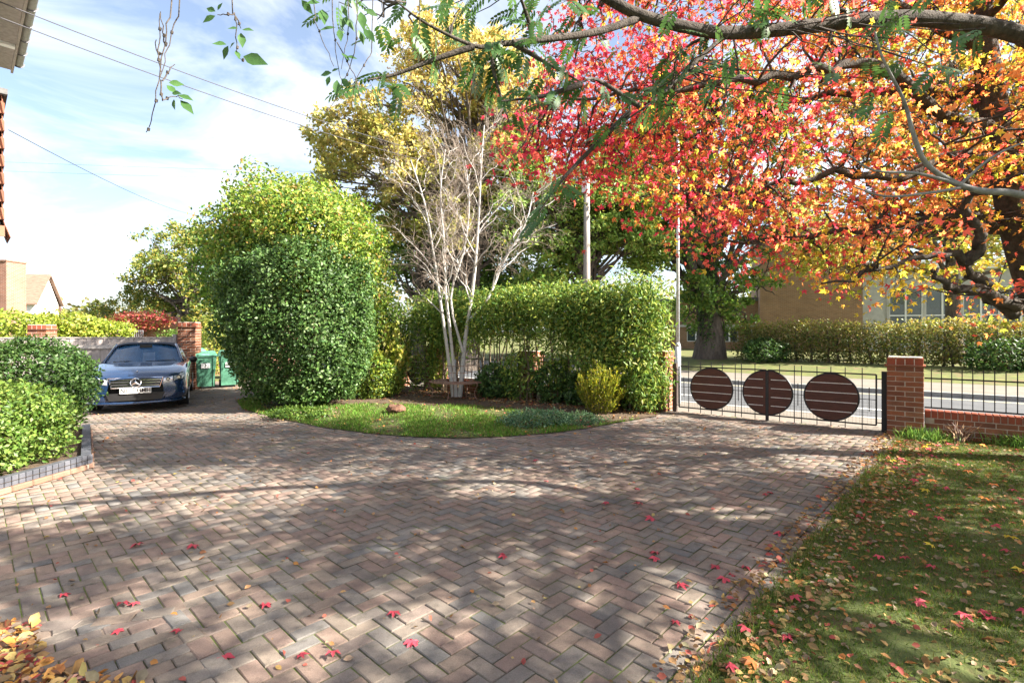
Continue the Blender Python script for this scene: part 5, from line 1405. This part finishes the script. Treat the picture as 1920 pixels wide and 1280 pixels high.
while len(cl_) < 600:
    q = np.array((900, -520)) + rng.random(2) * np.array((1350, 1140))
    if not in_poly(q[None], np.array(MAPLE, float))[0]: continue
    if q[1] > 420 and q[0] > 1330 and rng.random() < .55: continue
    near = rng.random() < .02 and q[0] > 1500
    Y = (3.2 + rng.random() * 1.2) if near else 5.0 + rng.random() * 2.6
    if 1790 < q[0] < 1935 and Y < 6.0 and rng.random() < .6: continue
    c = at(q[0], q[1], Y)
    if c[2] > 6.9: continue
    cl_.append((c, q))
PP, TT, NN, CI = [], [], [], []
names = list(LC)
for c, q in cl_:
    j = np.argmin(np.linalg.norm(LP - c, axis=1) + .35 * np.maximum(0, c[0] - LP[:, 0]) * 0 + .8 * np.maximum(0, c[0] - LP[:, 0]))
    d0 = np.linalg.norm(LP[j] - c)
    path = curve(LP[j], c + unit(c - LP[j]) * .15, 7, sag=-.04 * d0, jit=.025)
    tb.add(path, np.linspace(.015, .004, 7), 4)
    for _ in range(7):
        k = rng.integers(2, 7); e = path[k] + ball(1, .5)[0] * np.array((.38, .38, .22)); tb.add(curve(path[k], e, 4, jit=.015), np.linspace(.005, .002, 4), 3)
    n = 50
    P = c + rng.normal(0, 1, (n, 3)) * np.array((.27, .27, .15))
    t = np.clip((q[0] - 950) / 900.0, 0, 1.2)
    yb = .9 if (q[1] > 440 and q[0] > 1480) else 0.0
    w = np.array([max(.05, 2.4 - 2.9 * t), max(.35, 2.2 - 1.6 * t), .35 + 1.1 * t * (1 - yb), .05 + .7 * t, .03 + .65 * t + yb, .16 + .28 * t + yb])
    w /= w.sum(); main = rng.choice(6, p=w); ci = np.where(rng.random(n) < .55, main, rng.choice(6, n, p=w))
    T = np.column_stack([rng.normal(0, .6, n), rng.normal(0, .6, n), -.75 + rng.normal(0, .4, n)]); N = rdir(n, .5)
    PP.append(P); TT.append(T); NN.append(N); CI.append(ci)
P = np.concatenate(PP); T = unit(np.concatenate(TT)); N = np.concatenate(NN); CI = np.concatenate(CI)
S = .092 * (.5 + .6 * rng.random(len(P)))
px_, py_ = project(P)
inv = (px_ > 900) & (px_ < 1920) & (py_ > 0) & (py_ < 640) & (P[:, 1] > 1)
ordr = np.argsort(np.where(inv, P[:, 1] / S, 1e9))[:300]; one = np.zeros(len(P), bool); one[ordr] = True
cols = np.array([LC[k] for k in names])[CI] * (1 + rng.normal(0, .16, (len(P), 1)))
_g = rng.integers(0, 3, (~one).sum()); _vf = [leaves(P[~one][_g == k], S[~one][_g == k], T[~one][_g == k], N[~one][_g == k], STARS[k]) for k in range(3)]
V = np.concatenate([v for v, f in _vf]); F = np.concatenate([_vf[0][1], _vf[1][1] + len(_vf[0][0]), _vf[2][1] + len(_vf[0][0]) + len(_vf[1][0])])
cs = np.concatenate([cols[~one][_g == k] for k in range(3)])
tag(part('crown', V, F, 'leaf_thin', mp, np.repeat(np.clip(cs, .01, 1), len(STAR[0]), axis=0)), kind='stuff')
lm_ = {}
for k in names:
    lm_[k] = []
    for sv, sf in STARS:
        me = tri_mesh('leaf', sv, sf); me.materials.append(M['maple_' + k]); lm_[k].append(me)
def frame_rot(t, n):
    x = np.cross(t, n); x /= np.linalg.norm(x); n2 = np.cross(x, t)
    return Matrix(((x[0], t[0], n2[0]), (x[1], t[1], n2[1]), (x[2], t[2], n2[2]))).to_euler()
o0 = np.array(mp.location)
for i in np.where(one)[0]:
    obj('leaf', lm_[names[CI[i]]][i % 3], None, mp, P[i] - o0, frame_rot(T[i], N[i]), (S[i],) * 3)
tb.build('trunk', 'bark_dark', mp)

# ------------------------------------------------------------------ rowan: big limb overhead with feathery leaves
rw = thing('rowan_tree', 'rowan with a long dark limb and feathery leaves across the top', 'tree', (7.6, 2.9, .05))
tb = Tubes()
tb.add(smooth_path([(7.6, 2.9, -.1), (7.5, 2.9, 1.5), (7.2, 3.1, 3.2), (7.0, 3.2, 4.6), (6.9, 3.0, 6.2)], 4), np.linspace(.17, .07, 17), 12)
L1 = smooth_path([(7.1, 3.15, 3.9), at(2150, 170, 4.4), at(1920, 68, 4.3), at(1760, 38, 4.2), at(1640, 36, 4.1), at(1500, 52, 4.0), at(1370, 62, 3.9), at(1290, 52, 3.8), at(1200, 28, 3.7), at(1130, -8, 3.6), at(1060, -60, 3.5)], 5)
tb.add(L1, np.linspace(.078, .030, len(L1)), 10)
BR_ = [[(1195, 36, 3.7), (1110, 62, 3.5), (1000, 76, 3.3), (930, 84, 3.2), (888, 86, 3.1), (800, 45, 3.0), (745, 5, 2.95)], [(1362, 64, 3.9), (1290, 130, 3.75), (1225, 190, 3.6), (1150, 240, 3.5)],
       [(1360, 62, 3.9), (1300, 80, 4.0), (1255, 120, 3.9)], [(888, 88, 3.1), (820, 110, 3.05), (740, 140, 3.0), (690, 150, 2.95)], [(960, 80, 3.25), (1010, 110, 3.2), (1090, 155, 3.2)], [(1090, 158, 3.2), (1020, 180, 3.1), (940, 190, 3.0)],
       [(1000, 76, 3.3), (985, 20, 3.2), (960, -40, 3.1)], [(1200, 200, 3.6), (1120, 150, 3.5), (1090, 155, 3.2)], [(1180, 210, 3.6), (1060, 330, 3.6), (1010, 400, 3.6)], [(1640, 36, 4.1), (1560, 10, 4.0), (1500, -50, 3.9)], [(1440, 56, 3.95), (1420, 0, 3.9), (1390, -60, 3.8)], [(930, 85, 3.2), (925, 130, 3.15), (955, 230, 3.1)]]
tips = []
for lm in BR_:
    P = smooth_path([at(*p) for p in lm], 4); tb.add(P, np.linspace(.020 if len(lm) < 6 else .028, .004, len(P)), 6); tips.append(P[len(P) // 4:])
GREY = [[(2100, 420, 3.4), (1920, 366, 3.3), (1840, 358, 3.3), (1785, 340, 3.3), (1735, 305, 3.25), (1712, 250, 3.2), (1695, 190, 3.2), (1655, 110, 3.1), (1640, 60, 3.1)], [(1800, 346, 3.3), (1720, 325, 3.25), (1640, 320, 3.2), (1590, 290, 3.2)], [(1800, 346, 3.3), (1860, 295, 3.25), (1930, 262, 3.2)], [(1800, 352, 3.3), (1740, 362, 3.25), (1660, 368, 3.2), (1600, 350, 3.2)]]
tg = Tubes()
for lm, r0 in zip(GREY, (.026, .012, .010, .010)):
    P = smooth_path([at(*p) for p in lm], 4); tg.add(P, np.linspace(r0, .005, len(P)), 7)
tg.build('grey_limb', 'bark_grey', rw)
fr_v, fr_f = [], []
for k in range(13):                         # one pinnate leaf
    if k == 12: c, d, s = (0, .82, 0), (0, 1, 0), .22
    else:
        sg = 1 if k % 2 else -1; yv = .20 + (k // 2) * .115; c, d, s = (0, yv, 0), (sg * .85, .5, -.12), .30 - .02 * abs(k // 2 - 2.5)
    v, f = leaves(np.array([c], float), s, np.array([d], float), np.array([[0, 0, 1.0]]), (np.array([[0, 0, 0], [.17, .3, .03], [.17, .7, .02], [0, 1, -.05], [-.17, .7, .02], [-.17, .3, .03]]), np.array([[0, 1, 5], [1, 2, 4], [1, 4, 5], [2, 3, 4]])))
    fr_f.append(f + 6 * k); fr_v.append(v)
v, f = tube(np.array([(0, 0, 0), (0, .4, .01), (0, .85, -.03)]), .006, 3); f2 = np.concatenate([f[:, [0, 1, 2]], f[:, [0, 2, 3]]])
FV = np.concatenate(fr_v + [v]); FF_ = np.concatenate(fr_f + [f2 + 78])
FV[:, 2] -= .22 * FV[:, 1] ** 2
frond = tri_mesh('leaf', FV, FF_); frond.materials.append(M['rowan_leaf'])
o0 = np.array(rw.location); tp = np.concatenate(tips); cnt = 0
def add_frond(p, spread=1.0):
    t = unit(np.array([rng.normal(-.25, .6), rng.normal(0, .5), -.45 + rng.normal(0, .4)])); n = unit(np.array([rng.normal(0, .5), rng.normal(-.3, .5), 1.0]))
    obj('leaf', frond, None, rw, p - o0, frame_rot(t, n), (.165 + .07 * rng.random(),) * 3)
for _ in range(130):
    i = rng.integers(0, len(tp)); add_frond(tp[i] + rng.normal(0, .035, 3))
for _ in range(60):                          # leaves straight along the top edge and near the trunk side
    q = (620 + rng.random() * 520, -60 + rng.random() * 110) if rng.random() < .6 else (1250 + rng.random() * 600, -30 + rng.random() * 230)
    p = at(q[0], q[1], 3.0 + rng.random() * .9); i = np.argmin(np.linalg.norm(np.concatenate([tp, L1]) - p, axis=1)); a = np.concatenate([tp, L1])[i]
    tb.add(curve(a, p, 5, jit=.02), np.linspace(.007, .003, 5), 4); add_frond(p); add_frond(p + rng.normal(0, .05, 3))
# unseen rest of the rowan's crown, clumps placed to shade drive and lawn
PP = []
for k in range(130):
    for _try in range(20):
        c = np.array((8.2, 1.1, 5.3)) + ball(1, .1)[0] * np.array((4.6, 3.6, 2.0)) if k < 98 else np.array((11.6, 2.6, 4.9)) + ball(1, .1)[0] * np.array((3.0, 2.4, 1.8))
        pxx, pyy = project(c[None])
        if c[1] < .8 or pyy[0] < -60 or pxx[0] > 2050: break
    else: continue
    tb.add(curve((7.0, 3.1, 3.6 + 2.4 * rng.random()), c, 6, jit=.08), np.linspace(.035, .008, 6), 5)
    PP.append(c + rng.normal(0, 1, (300, 3)) * np.array((.27, .27, .17)))
P = np.concatenate(PP); n = len(P); T = rdir(n); T[:, 2] -= .5
V, F = leaves(P, .10 * (.7 + .6 * rng.random(n)), T, rdir(n, .6), LEAF)
tag(part('crown', V, F, 'leaf', rw, np.repeat(pal(n, [(.05, .11, .025), (.08, .14, .03), (.14, .16, .03)]), 5, axis=0)), kind='stuff')
tb.build('trunk', 'bark_dark', rw)

# ------------------------------------------------------------------ hanging vines at the top
VL = (np.array([[0, 0, 0], [.20, .28, .03], [.24, .52, .03], [0, 1, -.10], [-.24, .52, .03], [-.20, .28, .03], [0, .45, -.02]]), np.array([[0, 1, 6], [1, 2, 6], [2, 3, 6], [3, 4, 6], [4, 5, 6], [5, 0, 6]]))
vleaf = tri_mesh('leaf', *VL); vleaf.materials.append(M['vine_leaf'])
def vine(label, strands, lvs, Y, r=.0028, size=.075):
    top = at(strands[0][0][0], -260, Y); v = thing('hanging_vine', label, 'vine', tuple(top), 'vines trailing down at the top'); tb = Tubes(); o = np.array(v.location)
    for s in strands:
        P = smooth_path([at(px, py, Y + .05 * math.sin(px * .1)) for px, py in s], 3); P[1:-1] += rng.normal(0, .003, (len(P) - 2, 3)); tb.add(P, np.linspace(r, r * .5, len(P)), 5)
        for k in range(2, len(P) - 1, 5): tb.add(np.array([P[k] - (0, 0, .005), P[k] + (.002, 0, .006)]), r * 1.9, 5)
    for (px, py, dx, dy, sc) in lvs:
        t = unit(np.array([dx, rng.normal(0, .25), -dy])); obj('leaf', vleaf, None, v, at(px, py, Y) - o, frame_rot(t, unit(np.array([rng.normal(0, .4), -1, .5 + rng.normal(0, .3)]))), (size * sc,) * 3)
    tb.build('stem', 'bark_dark', v)
vine('bare trailing vine hanging alone in front of the sky', [[(326, -260), (322, 0), (312, 60), (300, 130), (293, 190), (284, 225), (274, 248)], [(342, -260), (337, 0), (328, 45), (312, 100), (300, 145)], [(301, 135), (297, 105), (300, 70), (300, 25)], [(312, 88), (305, 60), (301, 22)], [(305, 100), (294, 98), (293, 75)], [(302, 150), (302, 185), (310, 188), (330, 180), (342, 186)], [(305, 152), (315, 132), (328, 121)]],
     [(312, 160, .8, .6, .7), (316, 155, 1, -.1, .7), (334, 178, 1, .3, .8), (322, 175, 1, .1, .6), (338, 188, .8, .8, .95), (326, 186, .1, 1, .6)], 2.0, .0030)
vine('leafy vine tip hanging next to the bare trailing vine', [[(440, -260), (438, 0), (441, 25), (441, 60), (443, 90), (446, 108), (458, 108)], [(440, 26), (424, 28), (408, 28)], [(441, 30), (452, 54)]],
     [(404, 22, -1, -.5, .7), (408, 20, .4, -.6, .5), (404, 30, -1, .5, .8), (446, 54, -1, -.1, .6), (454, 56, 1, .1, .7), (452, 62, .2, 1, .9), (425, 84, -1, -.1, .8), (428, 86, -.6, 1, .8), (440, 80, -.6, .3, .5), (442, 95, .5, .9, .6), (456, 106, 1, .35, 1.5)], 2.1)
vine('tangle of leafy vines hanging left of the rowan leaves', [[(585, -260), (588, 0), (592, 45), (612, 90), (626, 125)], [(622, -260), (622, 0), (625, 60), (632, 110), (645, 160)], [(655, -260), (654, 0), (654, 50), (648, 90), (640, 130)], [(672, -260), (670, 0), (667, 60), (664, 100), (650, 140), (625, 190), (609, 212)], [(700, -260), (698, 60), (690, 110), (668, 150), (660, 190)], [(632, 80), (660, 130), (672, 165), (680, 200)], [(786, -260), (786, 0), (784, 60), (773, 104)], [(716, 0), (718, 40)]],
     [(604, 18, .3, 1, 1.2), (600, 5, -1, .2, .8), (640, 10, .5, 1, .7), (630, 52, -1, .2, .95), (636, 55, .2, 1, .8), (645, 35, .6, .6, .9), (676, 22, .2, 1, 1.1), (684, 18, 1, .3, .8), (672, 56, .4, 1, .9), (682, 55, .7, .8, 1.1), (640, 100, .6, .5, .7), (650, 106, .9, .1, .6), (622, 137, -1, 0, .8), (618, 143, -.3, 1, .6), (622, 135, .6, -.5, .5), (632, 150, 0, 1, 1.0), (640, 148, .8, .8, .8), (652, 30, -.5, 1, .8), (565, 0, .5, .6, .9), (660, 0, .4, 1, .9)], 2.5, .0028, .085)
# ------------------------------------------------------------------ grass, litter and fallen leaves
def scatter(poly, dens, near=None):
    poly = np.array(poly)[:, :2]; lo, hi = poly.min(0), poly.max(0)
    n = int(np.prod(hi - lo) * dens); P = lo + (hi - lo) * rng.random((n, 2)); P = P[in_poly(P, poly)]
    px, py = project(np.column_stack([P, gz(P[:, 0], P[:, 1])]))
    return P[(P[:, 1] > 1.2) & (px > -60) & (px < 1980) & (py < 1340)]
def patchy(P, k=2.1, ph=0.0):
    return .5 + .25 * np.sin(P[:, 0] * k + ph) * np.sin(P[:, 1] * k * 1.2 + 1.3 + ph) + .25 * np.sin(P[:, 0] * k * 2.7 + P[:, 1] * 1.9 + ph)
def grass(name, poly, dens, h, w, colf, label, dz, bare=.25):
    P = scatter(poly, dens); f = patchy(P); P = P[rng.random(len(P)) < np.clip((f - bare) * 2.2, .06, 1)]
    P = P[rng.random(len(P)) < np.clip(6.0 / P[:, 1], .35, 1.0)]
    P = P[~in_poly(P, BED)]
    n = len(P); base = np.column_stack([P, gz(P[:, 0], P[:, 1]) + dz])
    T = np.column_stack([rng.normal(0, .55, n), rng.normal(0, .55, n), np.ones(n)]); s = h * (.5 + rng.random(n))
    tm = (BLADE[0] * np.array([w, 1, 1]), BLADE[1]); V, F = leaves(base, s, T, rdir(n), tm)
    return tag(part(name, V, F, 'grass_blade', None, np.repeat(colf(P), 3, axis=0)), label, 'grass', kind='stuff')
grass('grass', LAWN, 7500, .029, 1.2, lambda P: pal(len(P), [(.06, .11, .018), (.085, .15, .022), (.12, .165, .03), (.15, .14, .045)]), 'short mossy grass of the shaded lawn by the maple', .004, .0)
grass('grass', ISLAND, 4200, .055, 2.0, lambda P: pal(len(P), [(.07, .17, .02), (.10, .22, .025), (.13, .23, .035), (.18, .18, .06)]), 'bright green grass of the lawn island under the birch', .010, .20)
EDG = [ab(.5, 1.10), ab(9.5, 1.10), ab(9.5, .98), ab(.5, .98)]
grass('grass', EDG, 6000, .05, 1.0, lambda P: pal(len(P), [(.07, .12, .02), (.11, .17, .03), (.17, .17, .06)]), 'longer grass leaning over the paving edge', .004, .22)
# tufts of long grass at the foot of the right pillar
def tuft(label, xy, n, h, cols, name='grass_tuft', sp=.10, lean=.6):
    P = np.column_stack([np.array(xy) + rng.normal(0, sp, (n, 2)), np.full(n, .10)]); T = np.column_stack([rng.normal(0, lean, n), rng.normal(0, lean, n), np.ones(n)])
    tm = (np.array([[-.03, 0, 0], [.03, 0, 0], [.025, .6, .12], [-.025, .6, .12], [0, 1, .42]]), np.array([[0, 1, 2], [0, 2, 3], [3, 2, 4]]))
    V, F = leaves(P, h * (.5 + .7 * rng.random(n)), T, rdir(n), tm); t = thing(name, label, 'grass', (xy[0], xy[1], .1))
    part('blades', V, F, 'grass_blade', t, np.repeat(pal(n, cols), 5, axis=0)); return t
GC = [(.10, .22, .04), (.16, .30, .06), (.22, .34, .09)]
for k, (px, py) in enumerate(((1712, 820), (1745, 826), (1840, 826), (1880, 832), (1915, 838))):
    tuft(('arching grass tuft at the foot of the gate pillar', 'grass tuft just right of the gate pillar', 'grass tuft behind the dry stalks by the low wall', 'grass tuft along the low wall under the railing', 'grass tuft at the right edge below the railing')[k], gp(px, py)[:2], 260, .20, GC, sp=.11)
tuft('dry pale stalks of a dead plant in front of the low wall', gp(1800, 828)[:2], 60, .30, [(.38, .28, .22), (.30, .22, .18)], 'dead_plant', .05, .3)
# litter too small and too many to count
def litter(name, P, size, cols, label, dz=.012, curl=.5):
    n = len(P); base = np.column_stack([P, gz(P[:, 0], P[:, 1]) + dz + .012 * rng.random(n)])
    T = np.column_stack([rng.normal(size=(n, 2)), rng.normal(0, .2, n)]); N = unit(np.column_stack([rng.normal(0, curl, n), rng.normal(0, curl, n), np.ones(n)]))
    V, F = leaves(base, size * (.4 + .9 * rng.random(n)), T, N, CURL)
    return tag(part(name, V, F, 'litter', None, np.repeat(pal(n, cols), 7, axis=0)), label, 'leaves', kind='stuff')
BROWN = [(.17, .095, .045), (.25, .14, .06), (.33, .20, .09), (.36, .16, .05), (.38, .27, .10), (.28, .23, .15), (.32, .08, .06), (.22, .16, .10)]
P = scatter(LAWN, 210); litter('leaf_litter', P, .045, BROWN, 'brown and orange leaf litter strewn over the shaded lawn')
P = scatter([ab(.5, 1.25), ab(9.6, 1.3), ab(9.6, .55), ab(.5, .8)], 420); litter('leaf_litter', P, .05, BROWN, 'leaf litter gathered along the edge of drive and lawn')
P = scatter(DRIVE, 16); litter('leaf_litter', P, .042, BROWN, 'small dry leaves scattered across the block paving', .004)
P = scatter(ISLAND, 40); litter('leaf_litter', P, .055, BROWN, 'dry leaves lying on the lawn island', .016)
pile = scatter([(-3.4, 1.6), (-3.4, 3.05), (-2.75, 2.95), (-2.35, 2.55), (-1.75, 2.45), (-1.35, 1.6)], 1700); f = np.clip((-pile[:, 0] - 1.05) / .9 + (2.75 - pile[:, 1]) * .55, .03, 1)
pile = pile[rng.random(len(pile)) < f]; litter('leaf_litter', pile, .065, BROWN + [(.58, .34, .10), (.54, .26, .07), (.48, .30, .2), (.6, .42, .14), (.5, .10, .09)], 'thick drift of autumn leaves in the bottom left corner', .008, .8)
bp_ = scatter([ISLAND[i] for i in (-7, -6, -5, -4)] + [np.array((-3.0, 13.0)), np.array((0, 11.0))], 260); litter('leaf_litter', bp_, .06, BROWN, 'brown leaves under the hedge behind the tree seat', .016)
# red maple leaves one can pick out
fl = tri_mesh('fallen_leaf', *STAR); fl.vertices.foreach_set('co', (STAR[0] * np.array([1, 1, 1.1])).astype(np.float32).ravel()); fl.materials.append(M['fallen_red'])
fo = fl.copy(); fo.materials.clear(); fo.materials.append(M['maple_orange']); fy = fl.copy(); fy.materials.clear(); fy.materials.append(M['maple_yellow'])
def fallen(xy, s, grp, lab, me=fl, dz=.022):
    o = obj('fallen_leaf', me, None, None, (xy[0], xy[1], float(gz(*xy)) + dz), (rng.normal(0, .16), rng.normal(0, .16), rng.random() * 6.28), (s,) * 3)
    tag(o, lab, 'leaf', grp)
drv_px = [(483, 1140), (258, 1137), (222, 1132), (741, 1146), (779, 1197), (625, 1222), (952, 1043), (560, 1240), (1255, 1168), (1232, 1044), (1229, 972), (1140, 948), (1208, 946), (1262, 1100), (1360, 1082), (1335, 1058), (1441, 925), (1008, 865), (1030, 905), (1473, 1002), (1190, 918), (1443, 928), (1384, 1062), (1366, 1080), (1475, 1055), (1240, 1040), (845, 812), (1100, 800), (1150, 792), (372, 1021), (268, 1018), (340, 1190), (230, 1190), (105, 1122), (60, 1210), (90, 1240), (420, 1225)]
for p in drv_px: fallen(gp(*p)[:2], .075 + .045 * rng.random(), 'red leaves fallen on the paving', 'red star-shaped maple leaf fallen on the block paving', dz=.016)
lw = scatter(LAWN, 7.5); lw = lw[(lw[:, 0] < 9)]
for p in lw[:170]:
    k = rng.random()
    if k < .72: fallen(p, .075 + .04 * rng.random(), 'red leaves fallen on the lawn', 'red star-shaped maple leaf fallen on the shaded lawn', dz=.035)
    elif k < .88: fallen(p, .075 + .04 * rng.random(), 'orange leaves fallen on the lawn', 'orange star-shaped maple leaf fallen on the shaded lawn', fo, .035)
    else: fallen(p, .07 + .04 * rng.random(), 'yellow leaves fallen on the lawn', 'yellow star-shaped maple leaf fallen on the shaded lawn', fy, .035)
# weathered stump-like clump on the island
q = gp(742, 776)[:2]; t = thing('fungus_cap', 'brown domed fungus on the lawn island grass', 'fungus', (*q, float(gz(*q)) + .01))
mb = MB(); A = np.linspace(0, 2 * PI, 15)[:-1]; V = []
for r, z in ((.10, 0), (.11, .05), (.19, .08), (.185, .12), (.14, .18), (.06, .20)): V += [(r * (1 + .1 * math.sin(3 * a)) * math.cos(a), r * (1 + .1 * math.cos(2 * a)) * math.sin(a), z) for a in A]
F = [(i * 14 + j, i * 14 + (j + 1) % 14, (i + 1) * 14 + (j + 1) % 14, (i + 1) * 14 + j) for i in range(5) for j in range(14)] + [tuple(70 + j for j in range(14))]
V = [(x + rng.normal(0, .012), y + rng.normal(0, .012), z * .85 + (rng.normal(0, .010) if z > 0 else 0)) for x, y, z in V]
mb.add(V, F); mb.build('cap', 'fungus', t, False, True)
